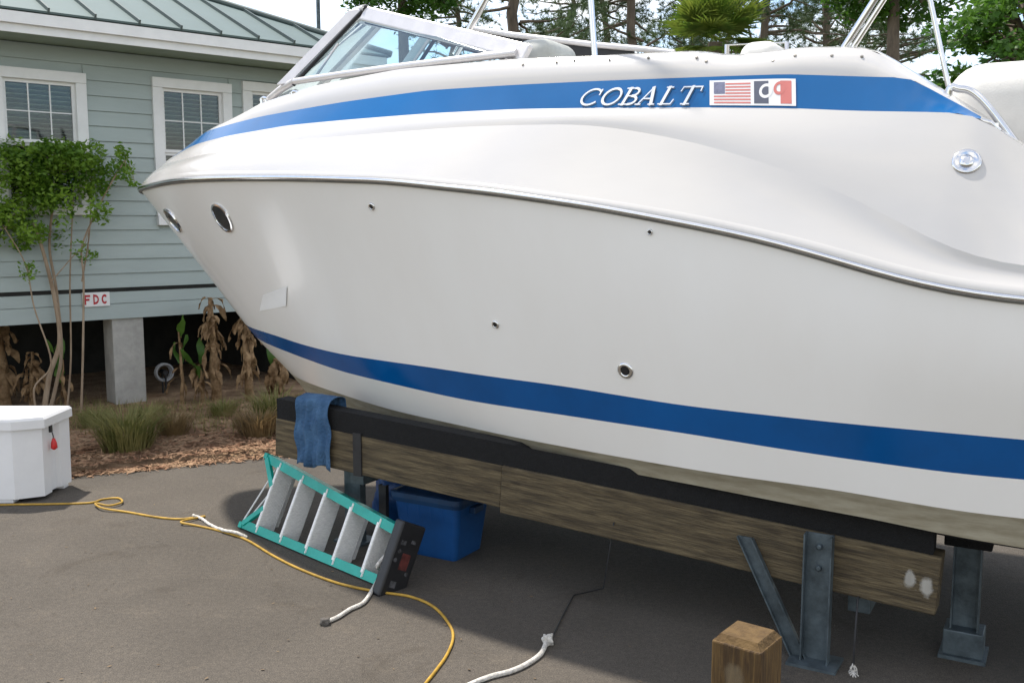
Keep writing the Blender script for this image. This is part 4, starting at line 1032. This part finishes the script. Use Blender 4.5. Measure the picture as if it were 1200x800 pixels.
# feet, cap, rear legs, braces
for f, sg in ((lo, 1), (hi, -1)):
    m = MB(); m.obox(f(-.045) + nv * TD / 2 + upv * sg * .017, dl * .02, nv * .05, upv * .02, .004); m.build('rubber_foot', teal, sl2)
capc = (lo(1.03) + hi(1.03)) / 2 + nv * .02
cap_o = MB().obox(capc, dl * .036, upv * (wl(1) / 2 + .045), nv * .09, .012).build('top_cap', blackplastic, sl2)
capf = capc + dl * .037
for (u, v, rw, rh, mm) in ((.10, -.04, .018, .012, labelm), (.115, .03, .016, .010, labelm), (-.13, -.02, .02, .018, labelm), (0.0, .01, .03, .045, redlabel)):
    MB().obox(capf + upv * u + nv * v, dl * .0012, upv * rh, nv * rw).build('cap_label', mm, cap_o)
for u, v in ((.05, -.05), (-.06, .05), (.0, -.06)):
    MB().lathe(capf + upv * u + nv * v - dl * .004, dl, [(.012, 0), (.012, .0055)], 10).build('cap_hole', labelm, cap_o)
for f, sg, sh in ((lo, 1, .02), (hi, -1, .03)):
    p0, p1 = f(.02) + nv * (TD + .075) + upv * sg * .02, f(.98) + nv * (TD + .06) + upv * sg * .02
    MB().obox((p0 + p1) / 2, (p1 - p0) / 2, nv * .016, upv * .012).build('rear_leg', teal, sl2)
for t in (.05, .35, .65):
    MB().obox((lo(t) + hi(t)) / 2 + nv * (TD + .09 - .02 * t), upv * (wl(t) / 2 - .025), nv * .012, dl * .008).build('rear_brace', alu, sl2)
    
for f, sg in ((lo, 1), (hi, -1)):
    p0 = f(-.03) + upv * sg * .03 + nv * .004; p1 = f(.085) + upv * sg * .17 + nv * .004
    MB().obox((p0 + p1) / 2, (p1 - p0) / 2, nv * .012, (p1 - p0).cross(nv).normalized() * .018).build('knee_brace', teal, sl2)
for t in (-.075, -.055):
    p0 = lo(t + .02) + nv * .02; p1 = hi(t + .08) + nv * (.06 + (.03 if t < -.06 else .10)); MB().tube([p0 - dl * .02, p1 - dl * .04 - upv * .06], .006, 6).build('spreader_bar', alu, sl2)

# ================================================================== CORDS AND ROPES
def cord(name, pts, r, material, label, cat, zlift=None, n=8, wob=0.0, group=None):
    P_ = []
    for q in pts:
        if len(q) == 2: g = ground(*q); P_.append(Vector((g.x, g.y, r)))
        else: g = ground(q[0], q[1], q[2]); P_.append(Vector((g.x, g.y, q[2])))
    sp = spline(P_, n)
    if wob: sp = [p + Vector((random.uniform(-wob, wob), random.uniform(-wob, wob), random.uniform(0, wob * .5))) for p in sp]
    m = MB(); m.tube(sp, r, 8); o = m.build(name, material); tag(o, label, cat, group); return o
cord('extension_cord', [(-60, 596), (0, 592.5), (60, 591.5), (105, 590), (120, 586), (138, 584.5), (143, 588, .016), (128, 592, .016), (112, 589.5, .02), (120, 595, .02), (150, 601), (185, 607), (212, 609), (240, 606), (212, 611, .02), (232, 617), (262, 624), (290, 634), (320, 652), (352, 668), (395, 684), (440, 694), (480, 700), (508, 712), (526, 732), (531, 748), (524, 768), (510, 788), (496, 806), (478, 835)], .0075, cordm, 'yellow extension cord snaking over the driveway beneath the ladder', 'cord')
o = cord('white_rope', [(226, 603.5, .02), (236, 609), (248, 617), (262, 621, .02), (278, 624, .03), (290, 631)], .010, ropem, 'thin white rope lying from the yellow cord to the ladder foot', 'rope', wob=.003)
cp = lo(.97) - nv * .01
pts = [cp + upv * .16, cp + upv * .10 - nv * .03, Vector((*ground(447, 680)[:2], .05)), Vector((*ground(436, 694)[:2], .013)), Vector((*ground(426, 708)[:2], .012)), Vector((*ground(410, 716)[:2], .012)), Vector((*ground(396, 725)[:2], .012)), Vector((*ground(380, 732)[:2], .012))]
m = MB(); m.tube(spline(pts, 8), .011, 8); tag(m.build('tie_rope', ropem), 'white tie rope hanging from the black ladder cap onto the driveway', 'rope')
kp = ground(381, 731.5); tag(lump('rope_knot', (kp.x, kp.y, .016), (.022, 0, 0), (0, .016, 0), (0, 0, .017), mat('dirty_rope', (.10, .09, .08), .9, var=.3, vscale=40), .12, seed=5), 'dark whipped end of the tie rope on the driveway', 'rope end')
pts = [Vector((*ground(641, 754)[:2], .02)), Vector((*ground(634, 768)[:2], .012)), Vector((*ground(618, 780)[:2], .012)), Vector((*ground(598, 789)[:2], .012)), Vector((*ground(575, 795)[:2], .012)), Vector((*ground(550, 805)[:2], .012)), Vector((*ground(515, 822)[:2], .012))]
m = MB(); m.tube(spline(pts, 8), .012, 8); tag(m.build('white_rope', ropem), 'white rope tied to a thin black line in the shade edge', 'rope')
kp = ground(642, 755); tag(lump('rope_knot', (kp.x, kp.y, .025), (.024, 0, 0), (0, .02, 0), (0, 0, .024), ropem, .15, seed=8), 'white knot joining the rope to the thin black line', 'rope knot')
s, o_, z = hit(720, 612, lambda q: 1.0); top_l = BP(s, 1.004, z)
bl = MB(); bl.tube([top_l + PO * -.004, top_l + PO * .004, Vector((*ground(707, 690)[:2], .006)), Vector((*ground(672, 698)[:2], .005)), Vector((*ground(658, 725)[:2], .005)), Vector((*ground(645, 753)[:2], .012))], .004, 6); tag(bl.build('black_line', rubber), 'thin black line running down from the timber beam to the white rope', 'line')
s, o_, z = hit(1006, 699, lambda q: 1.0); top_l = BP(s, 1.004, z); gp = ground(1000, 783, .03)
bl = MB(); bl.tube([top_l + PO * -.006, top_l + PO * .012, gp + Vector((0, 0, .12)), gp], .005, 6); tag(bl.build('hanging_line', rubber), 'short black line hanging from the timber beam beside the steel post', 'line')
m = MB()
for k in range(9): 
    a = k * .7; rr_ = random.uniform(.3, 1.2); m.tube([gp + Vector((0, 0, .03 * rr_)), gp + Vector((math.cos(a * 1.7) * .014, math.sin(a * 1.7) * .014, .0)), gp + Vector((math.cos(a) * .025 * rr_, math.sin(a) * .03, -.026))], .0035, 5)
o = m.build('frayed_rope_end', ropem); tag(o, 'frayed white rope end below the short hanging black line', 'rope end'); o['kind'] = 'stuff'

# ================================================================== BLUE TUB AND TARP
n0 = ground(533, 658); dirR = Vector((-A.x, -A.y, 0)).normalized(); dirL = -PO.copy()
tw_, tl_, th_ = .38, .30, .385
tb = empty('blue_tub', 'blue plastic storage tub with dark rim under the boat', 'tub', n0 + dirR * tw_ / 2 + dirL * tl_ / 2)
cb = Vector((*(n0 + dirR * tw_ / 2 + dirL * tl_ / 2)[:2], 0))
def rrect(hw_, hl_, r, n=5):
    o = []
    for cx, cy, a in ((1, 1, 0), (-1, 1, 90), (-1, -1, 180), (1, -1, 270)):
        for k in range(n + 1):
            t = R(a + 90 * k / n); o.append((cx * (hw_ - r) + r * math.cos(t), cy * (hl_ - r) + r * math.sin(t)))
    return o
def loftr(rings):
    m = MB(); n = len(rings[0][0]); vs = []
    for ring, z in rings: vs += [cb + dirR * x + dirL * y + Vector((0, 0, z)) for x, y in ring]
    fs = [(j * n + i, j * n + (i + 1) % n, (j + 1) * n + (i + 1) % n, (j + 1) * n + i) for j in range(len(rings) - 1) for i in range(n)]
    m.add(vs, fs, False); m.add(vs[:n], [tuple(range(n))[::-1]]); m.add(vs[-n:], [tuple(range(n))]); return m
loftr([(rrect(.19, .15, .03), .0), (rrect(.195, .155, .035), .02), (rrect(.235, .185, .04), th_ - .06), (rrect(.236, .186, .04), th_ - .055)]).build('body', bluetub, tb)
loftr([(rrect(.25, .20, .045), th_ - .055), (rrect(.255, .205, .045), th_ - .03), (rrect(.255, .205, .045), th_), (rrect(.23, .18, .04), th_ + .004), (rrect(.225, .175, .04), th_ - .012)]).build('rim', bluedark, tb)
for q in (-1, 1):
    MB().obox(cb + dirR * q * .248 + Vector((0, 0, th_ - .09)), dirR * .022, dirL * .05, Vector((0, 0, .02)), .006).build('handle', bluedark, tb)
for q in (-.13, -.045, .045, .13):
    MB().obox(cb + dirR * q - dirL * .166 + Vector((0, 0, .2)), dirR * .009, dirL * .006 + Vector((0, 0, -.001)), Vector((0, 0, .14)) - dirL * .018, .003).build('rib', bluetub, tb)
tpn = ground(443, 628)
lump('crumpled_tarp', (tpn.x + .12, tpn.y + .2, .165), (.17, 0, 0), (0, .13, 0), (0, 0, .175), bluetub, .16, seed=12, label='crumpled blue tarp heaped between the ladder and the blue tub', cat='tarp', p=3)

# ================================================================== VEGETATION
def fast_mesh(name, V, Fq, material, parent=None):
    """V (n,3) array, Fq (m,k) index array"""
    me = bpy.data.meshes.new(name); V = np.asarray(V, dtype=np.float32); Fq = np.asarray(Fq, dtype=np.int32); k = Fq.shape[1]
    me.vertices.add(len(V)); me.vertices.foreach_set('co', V.ravel()); me.loops.add(Fq.size); me.loops.foreach_set('vertex_index', Fq.ravel())
    me.polygons.add(len(Fq)); me.polygons.foreach_set('loop_start', np.arange(0, Fq.size, k, dtype=np.int32))
    me.update(calc_edges=True); me.materials.append(material)
    o = bpy.data.objects.new(name, me); C.objects.link(o)
    if parent is not None: o.parent = parent
    return o
def leaf_quads(Pn, size, aspect=.5, up=.3):
    """kite leaves at points Pn"""
    n = len(Pn); t = rng.normal(size=(n, 3)); t[:, 2] *= .6; t /= np.linalg.norm(t, axis=1)[:, None]
    q = rng.normal(size=(n, 3)); q[:, 2] += up; b = np.cross(t, q); b /= np.linalg.norm(b, axis=1)[:, None]
    sz = (size * rng.uniform(.6, 1.3, n))[:, None]; nn = np.cross(t, b)
    V = np.stack([Pn - t * sz, Pn + b * sz * aspect + nn * sz * .12, Pn + t * sz, Pn - b * sz * aspect + nn * sz * .12], 1).reshape(-1, 3)
    return V, np.arange(4 * n).reshape(n, 4)
def limb(m, p, d, L, r, depth, tips, spread=.6, up=.25):
    pts = [p]; q = p.copy(); dd = d.normalized()
    for k in range(4):
        dd = (dd + Vector((random.gauss(0, .10), random.gauss(0, .10), random.gauss(0, .06) + up * .05))).normalized(); q = q + dd * L / 4; pts.append(q.copy())
    m.tube(pts, [r * (1 - .13 * k) for k in range(5)], 6, False)
    if depth == 0: tips.append(q); return
    for k in range(3 if depth > 1 else 4):
        nd = (dd + Vector((random.gauss(0, spread), random.gauss(0, spread), random.gauss(up * .5, spread * .6)))).normalized()
        limb(m, pts[-1] if k < 2 else pts[3], nd, L * random.uniform(.55, .8), r * .55, depth - 1, tips, spread, up)
# --- crape myrtle by the house
tb0 = ground(52, 494); tree = empty('crape_myrtle', 'small multi stemmed crape myrtle with green crown before the house', 'tree', tb0)
DT = math.hypot(tb0.x, tb0.y)
def tpx(px, py, dd=0.0): return atdist(px, py, DT + dd)
stems = [([(50, 495), (58, 440), (70, 400), (64, 350), (52, 300), (40, 262)], .030, 0), ([(56, 496), (66, 450), (72, 410), (66, 340), (58, 290), (62, 240)], .022, .12), ([(46, 495), (40, 455), (60, 425), (40, 360), (30, 310), (6, 268)], .011, -.1), ([(78, 496), (83, 420), (82, 330), (85, 250), (88, 205)], .011, .1), ([(95, 495), (97, 420), (98, 330), (96, 290), (112, 250), (130, 215), (148, 185)], .013, .0), ([(96, 330), (104, 280), (106, 240), (100, 205)], .009, .05), ([(60, 330), (86, 300), (98, 290), (104, 270)], .006, -.05)]
tips = []
for pts, r, dd in stems:
    m = MB(); pp = [tpx(a, b, dd) for a, b in pts]; 
    if pts[0][1] > 480: pp[0].z = 0.0
    m.tube(spline(pp, 6), [r * (1 - .5 * i / (6 * (len(pp) - 1))) for i in range(6 * (len(pp) - 1) + 1)], 8)
    tips.append(pp[-1]); m.build('trunk', bark, tree)
cl = []
def clump(px, py, rx, ry, n, dd=0.0, ry2=.3):
    c = tpx(px, py, dd); k = DT / F
    g = rng.normal(size=(n, 3)); g /= np.maximum(np.linalg.norm(g, axis=1)[:, None], 1e-3); g *= (rng.uniform(.15, 1, n) ** .5)[:, None]
    cl.append(np.array(c) + g * np.array([rx * k, ry2, ry * k]))
for (px, py, rx, ry, n) in ((30, 205, 36, 34, 620), (-15, 215, 36, 40, 520), (70, 195, 30, 26, 420), (60, 235, 26, 24, 220), (10, 250, 24, 26, 240), (-20, 265, 25, 30, 200), (105, 190, 22, 20, 200), (120, 205, 20, 24, 190), (140, 195, 13, 16, 70), (146, 178, 5, 10, 22), (45, 178, 16, 12, 120), (90, 178, 12, 10, 70), (112, 240, 12, 22, 60), (38, 270, 22, 20, 130), (100, 300, 10, 14, 26), (34, 318, 10, 16, 26), (26, 290, 12, 14, 40), (5, 180, 18, 12, 110), (75, 265, 12, 20, 50), (156, 214, 5, 4, 10)):
    for q in range(3): clump(px + random.gauss(0, rx * .38), py + random.gauss(0, ry * .38), rx * .66, ry * .66, n, random.gauss(0, .13), .22)
V, Fq = leaf_quads(np.concatenate(cl), .027, .5); fast_mesh('crown', V - np.array(tree.location), Fq, crapeleaf, tree)
tw = MB()
for c in cl[::3]:
    p = Vector(c.mean(0)); t = min(tips, key=lambda q: (q - p).length); tw.tube([t, (t + p) / 2 + Vector((0, 0, .03)), p], [.006, .004, .002], 5, False)
o = tw.build('twigs', bark, tree); o['kind'] = 'stuff'

# --- banana plants, dry
def ribbon(p, d, L, wdt, droop, n=8):
    pts = [Vector(p)]; dd = Vector(d).normalized()
    for k in range(n): dd = (dd + Vector((random.gauss(0, .12), random.gauss(0, .12), -droop))).normalized(); pts.append(pts[-1] + dd * L / n)
    sd_ = dd.cross(Vector((random.gauss(0, 1), random.gauss(0, 1), .2))).normalized(); vs = []
    for k, q in enumerate(pts):
        ww = wdt * math.sin(math.pi * (.12 + .82 * k / n)) * random.uniform(.7, 1.2); tw_ = sd_ * math.cos(k * .35) + dd.cross(sd_) * math.sin(k * .35)
        vs += [q - tw_ * ww, q + Vector((random.gauss(0, .01), random.gauss(0, .01), 0)), q + tw_ * ww]
    fs = []
    for k in range(n): fs += [(3 * k, 3 * k + 1, 3 * k + 4, 3 * k + 3), (3 * k + 1, 3 * k + 2, 3 * k + 5, 3 * k + 4)]
    return vs, fs
def banana(px, py, hpx, label, nl=22, green=0, lean=(0, 0), r=.04, spread=.12, wdt=.045, grp=None):
    g = ground(px, py); D = math.hypot(g.x, g.y); Ht = hpx * D / F
    root = empty('banana_plant', label, 'plant', (g.x, g.y, 0), grp)
    m = MB(); top_ = Vector((g.x + lean[0], g.y + lean[1], Ht)); b_ = Vector((g.x, g.y, .0))
    m.tube([b_.lerp(top_, t) + Vector((random.gauss(0, .008), random.gauss(0, .008), 0)) for t in np.linspace(0, 1, 7)], [r * (1.15 - .75 * t) for t in np.linspace(0, 1, 7)], 8); m.build('stem', dryleaf, root)
    for k in range(int(nl * 1.7)):
        t = random.uniform(.18, 1.0) ** .7; p = b_.lerp(top_, t); a = random.uniform(0, 6.28)
        L = min(random.uniform(.10, .34), p.z * .95 + .04); d = Vector((math.cos(a) * spread * 2.2, math.sin(a) * spread * 2.2, random.uniform(-.1, .6)))
        vs, fs = ribbon(p, d, L, wdt * random.uniform(.3, .85), .55)
        for v in vs: v.z = max(v.z, .02)
        mesh('dry_leaf', rel(vs, root), fs, dryleaf, root, True)
    for k in range(green):
        a = random.uniform(0, 6.28); p = b_.lerp(top_, random.uniform(.5, .95)); d = Vector((math.cos(a) * .4, math.sin(a) * .4, 1.4))
        vs, fs = ribbon(p, d, random.uniform(.25, .42), .055, .05); mesh('green_leaf', rel(vs, root), fs, greenleaf, root, True)
banana(254, 474, 122, 'tallest dry brown banana plant under the bow of the boat', 34, 0, (-.03, 0), .055)
banana(293, 474, 104, 'dry banana plant with ragged brown leaves close to the hull', 30, 0, (-.03, 0), .05)
banana(322, 466, 46, 'collapsed banana plant with curled brown leaves behind the blue cover', 26, 2, (.02, .0), .05, .3, .07)
banana(214, 478, 92, 'slim banana plant with one upright green leaf beside the concrete pier', 5, 3, (.0, 0), .022, .06, .03)
banana(238, 476, 48, 'low half green banana shoot between two dry banana plants', 8, 3, (-.02, 0), .025)
banana(6, 482, 96, 'broad dry banana plant behind the white dock box', 40, 0, (-.01, 0), .07, .09, .06)
banana(38, 484, 66, 'short dry banana plant leaning beside the crape myrtle trunks', 18, 0, (.03, 0), .035, .10)
banana(76, 486, 60, 'small banana shoot with green leaves among the crape myrtle trunks', 4, 4, (.0, 0), .02, .1, .03)
# --- grass clumps
def grass(px, py, rpx, hpx, material, label, n=260, grp=None):
    g = ground(px, py); D = math.hypot(g.x, g.y); r = rpx * D / F; h = hpx * D / F
    vs, fs = [], []
    for k in range(n):
        a = random.uniform(0, 6.28); rr_ = r * .45 * math.sqrt(random.random()); b = Vector((math.cos(a) * rr_, math.sin(a) * rr_, .015)); L = h * random.uniform(.6, 1.25)
        d = Vector((math.cos(a) * random.uniform(.0, .75), math.sin(a) * random.uniform(.0, .75), 1)).normalized(); ww = Vector((-math.sin(a), math.cos(a), 0)) * .0045
        m1 = b + d * L * .55; e = b + d * L * .9 + Vector((math.cos(a), math.sin(a), -.5)) * L * random.uniform(.1, .35); i0 = len(vs)
        vs += [b - ww, b + ww, m1 + ww * .8, m1 - ww * .8, e]; fs += [(i0, i0 + 1, i0 + 2, i0 + 3), (i0 + 3, i0 + 2, i0 + 4)]
    o = mesh('grass_clump', vs, fs, material); o.location = (g.x, g.y, .03); tag(o, label, 'grass', grp); return o
grass(150, 532, 60, 54, grassm, 'round green grass clump in the mulch beyond the dock box', 620)
grass(204, 515, 34, 34, drygrass, 'small brown grass clump between two larger clumps', 300)
grass(303, 516, 46, 38, drygrass, 'brown tufted grass clump near the blue cover', 420)
grass(322, 500, 46, 46, grassm, 'loose green grass clump under the dry banana leaves', 420)
grass(112, 505, 34, 24, grassm, 'thin green grass patch along the foot of the crape myrtle', 260)
grass(175, 500, 36, 24, grassm, 'low green grass tuft at the foot of the concrete pier', 300)
grass(262, 492, 30, 22, grassm, 'low green grass tuft at the foot of the tallest banana plant', 240)
# loose ground cover
vs, fs = [], []
for k in range(2600):
    px = random.uniform(70, 345); py = random.uniform(478, 512) + random.gauss(0, 4); g = ground(px, max(py, 474)); a = random.uniform(0, 6.28); L = random.uniform(.05, .14)
    ww = Vector((-math.sin(a), math.cos(a), 0)) * .004; d = Vector((math.cos(a) * .6, math.sin(a) * .6, 1)).normalized(); b = Vector((g.x, g.y, .03)); i0 = len(vs)
    vs += [b - ww, b + ww, b + d * L]; fs.append((i0, i0 + 1, i0 + 2))
structure(mesh('sparse_grass', vs, fs, grassm), 'stuff')
# --- grey hose coil beneath the house
hc = wall(192, 436, -.35); hcp = WP(hc[0], hc[1], -.35); hz_ = empty('hose_reel', 'grey hose coiled on a small reel in the dark beneath the house', 'hose reel', (hcp.x, hcp.y, 0))
m = MB()
for q in range(4):
    rr_ = .085 + .012 * (q % 2); m.tube([hcp + wd * rr_ * math.cos(t) + Vector((0, 0, rr_ * math.sin(t))) + wn * (.02 * q - .03) for t in np.linspace(0, 2 * math.pi, 25)], .012, 6)
o = m.build('hose_coil', mat('grey_hose', (.34, .35, .36), .5, var=.1), hz_); o['kind'] = 'stuff'
for sg_ in (-1, 1): MB().tube([hcp + wn * .05 * sg_, hcp + wn * .05 * sg_ + wd * .0 - Vector((0, 0, hcp.z))], .012, 6).build('reel_stand', rubber, hz_)
MB().tube([hcp - wn * .06, hcp + wn * .06], .03, 10).build('hub', rubber, hz_)

# --- background trees
def pine(px, D, label, hgt=15, r=.2, z0=4.5, seed=0, nbr=62, spread=3.0, grp='tall pine trees beyond the boat', trunkpx=None):
    random.seed(seed + 100); g = atdist(px, 260, D); root = empty('pine_tree', label, 'tree', (g.x, g.y, 0), None)
    m = MB(); pts = [Vector((g.x + random.gauss(0, .05) * k, g.y, hgt * k / 8)) for k in range(9)]; m.tube(pts, [r * (1.1 - .09 * k) for k in range(9)], 10); m.build('trunk', pinebark, root)
    br = MB(); Pn = []; 
    for k in range(nbr):
        z = random.uniform(z0, hgt); a = random.uniform(0, 6.28); L = spread * (1.15 - .7 * (z - z0) / (hgt - z0)) * random.uniform(.5, 1.1)
        b = Vector((pts[min(8, int(z / hgt * 8))].x, g.y, z)); d = Vector((math.cos(a), math.sin(a), random.uniform(-.15, .4))); p = [b]; q = b.copy(); dd = d.normalized()
        for j in range(6): dd = (dd + Vector((random.gauss(0, .16), random.gauss(0, .16), random.gauss(.02, .14)))).normalized(); q = q + dd * L / 6; p.append(q.copy())
        br.tube(p, [.05 - .007 * j for j in range(7)], 5, False)
        for j in range(2, 7):
            for t_ in range(5 if j > 3 else 2):
                Pn.append(p[j] + Vector((random.gauss(0, .22), random.gauss(0, .22), random.gauss(.05, .16))))
    o = br.build('branches', pinebark, root); o['kind'] = 'stuff'
    Pn = np.array([tuple(q) for q in Pn]); nn = 26
    c = np.repeat(Pn, nn, 0); d = rng.normal(size=c.shape); d[:, 2] += .35; d /= np.linalg.norm(d, axis=1)[:, None]; L = rng.uniform(.14, .27, len(c))[:, None]
    sd_ = np.cross(d, rng.normal(size=c.shape)); sd_ /= np.linalg.norm(sd_, axis=1)[:, None]
    V = np.stack([c - sd_ * .010, c + sd_ * .010, c + d * L], 1).reshape(-1, 3) - np.array(root.location)
    fast_mesh('crown', V, np.arange(len(V)).reshape(-1, 3), pineleaf, root)
pine(612, 27, 'thick trunked pine seen above the windshield end', r=.20, z0=5.2, seed=1)
pine(742, 30, 'pine with a slim dark trunk close to the palm', r=.18, z0=5.6, seed=2)
pine(888, 31, 'pine standing just past the palm on its far side', r=.16, z0=5.8, seed=3)
pine(700, 41, 'distant pine in the gap between two nearer pines', r=.2, z0=5.5, seed=4)
pine(800, 40, 'distant pine rising directly behind the palm', r=.2, z0=6, seed=5)
pine(960, 34, 'pine behind the slanted double bimini pole', r=.16, z0=5.6, seed=6, spread=3.4)
pine(1040, 36, 'pine with drooping foliage between bimini pole and oak', r=.16, z0=6.6, seed=7, spread=3.6)
pine(540, 38, 'distant pine behind the brownish bimini pole', r=.15, z0=6, seed=9)
pine(660, 44, 'far pine filling the gap beside the thick trunked pine', r=.18, z0=6.5, seed=14, spread=3.6, nbr=80)
pine(850, 46, 'far pine half hidden by the palm fronds', r=.18, z0=6.8, seed=15, spread=3.6, nbr=80)
pine(1005, 45, 'far pine seen low behind the slanted bimini pole', r=.16, z0=7.4, seed=16, spread=3.6, nbr=80)
random.seed(21)
def broadleaf(px, py, D, rad, label, n=9000, hgt=None, lm=oakleaf, size=.07, sq=.8, seed=0):
    random.seed(seed); c = atdist(px, py, D); root = empty('oak_tree', label, 'tree', (c.x, c.y, 0))
    m = MB(); m.tube([(c.x, c.y, 0), (c.x + .1, c.y, c.z * .4), (c.x, c.y + .1, c.z)], [.22, .17, .10], 10); m.build('trunk', pinebark, root)
    br = MB(); Pn = []
    for k in range(70):
        d = Vector((random.gauss(0, 1), random.gauss(0, 1), random.gauss(.1, .8))).normalized(); e = Vector(c) + d * rad * random.uniform(.55, 1.0) * Vector((1, 1, sq)).length / 1.6
        br.tube([Vector(c) - Vector((0, 0, rad * .3)), (Vector(c) + e) / 2 + Vector((0, 0, .1)), e], [.05, .03, .01], 5, False)
        kk = n // 70; rr_ = rad * random.uniform(.18, .32); g = rng.normal(size=(kk, 3)); g /= np.linalg.norm(g, axis=1)[:, None]
        Pn.append(np.array(e) + g * rr_ * (rng.uniform(.1, 1, kk) ** .5)[:, None] * np.array([1.1, 1.1, .7]))
    o = br.build('branches', pinebark, root); o['kind'] = 'stuff'
    V, Fq = leaf_quads(np.concatenate(Pn), size, .5, .8); fast_mesh('crown', V - np.array(root.location), Fq, lm, root)
broadleaf(1222, 52, 15, 1.28, 'dense bright green oak behind the boat stern', 17000, seed=3, size=.055)
broadleaf(1050, -38, 22, 1.35, 'leafy oak whose lower boughs hang over the bimini frame', 8000, seed=4, size=.075)
broadleaf(470, -22, 24, 1.35, 'dark leafy oak rising behind the top of the windshield', 8000, seed=5, size=.07)
# palm
pmc = atdist(838, 50, 22); pr = empty('palm_tree', 'bushy yellow green palm among the pines behind the boat', 'palm', (pmc.x, pmc.y, 0)); random.seed(5)
MB().tube([(pmc.x, pmc.y, 0), (pmc.x + .05, pmc.y, pmc.z * .5), (pmc.x, pmc.y, pmc.z)], [.2, .16, .15], 10).build('trunk', pinebark, pr)
for k in range(34):
    a = random.uniform(0, 6.28); el = random.uniform(-.35, 1.25); d = Vector((math.cos(a) * math.cos(el), math.sin(a) * math.cos(el), math.sin(el))); L = random.uniform(.45, .8)
    hub = Vector(pmc) + d * L; vs = [Vector(pmc) - d * .05 + Vector((0, 0, .01)), Vector(pmc) - d * .05, hub]; fs = [(0, 1, 2)]
    sd_ = d.cross(Vector((0, 0, 1))).normalized(); upp = sd_.cross(d).normalized()
    for j in range(24):
        t = R(-115 + 230 * j / 23); dd = (d * math.cos(t) + sd_ * math.sin(t)).normalized(); l = random.uniform(.6, .95) * (1 - .25 * abs(t) / 2); i0 = len(vs); ww = dd.cross(upp) * .022
        mid = hub + dd * l * .5; tip = hub + dd * l - Vector((0, 0, .12 * l)); vs += [hub - ww * .3, hub + ww * .3, mid + ww, tip, mid - ww]; fs.append((i0, i0 + 1, i0 + 2, i0 + 3, i0 + 4))
    mesh('frond', rel(vs, pr), fs, palmleaf, pr)
# distant pole behind the roof
lp = atdist(374, 60, 30); lo_ = MB(); lo_.tube([(lp.x, lp.y, 0), (lp.x, lp.y, 11)], [.075, .045], 10); lo_.tube([(lp.x, lp.y, 10.9), (lp.x + .5, lp.y, 11.3), (lp.x + 1.2, lp.y, 11.35)], .035, 8)
root = empty('light_pole', 'slim grey light pole rising behind the house roof', 'pole', (lp.x, lp.y, 0)); m = MB(); m.tube([(lp.x, lp.y, 0), (lp.x, lp.y, 11)], [.075, .05], 10); m.build('shaft', galv, root)
m = MB(); m.tube([(lp.x, lp.y, 10.9), (lp.x + .5, lp.y, 11.3), (lp.x + 1.2, lp.y, 11.35)], .035, 8); m.build('arm', galv, root); MB().obox((lp.x + 1.4, lp.y, 11.32), (.25, 0, 0), (0, .11, 0), (0, 0, .06), .02).build('lamp_head', galv, root)
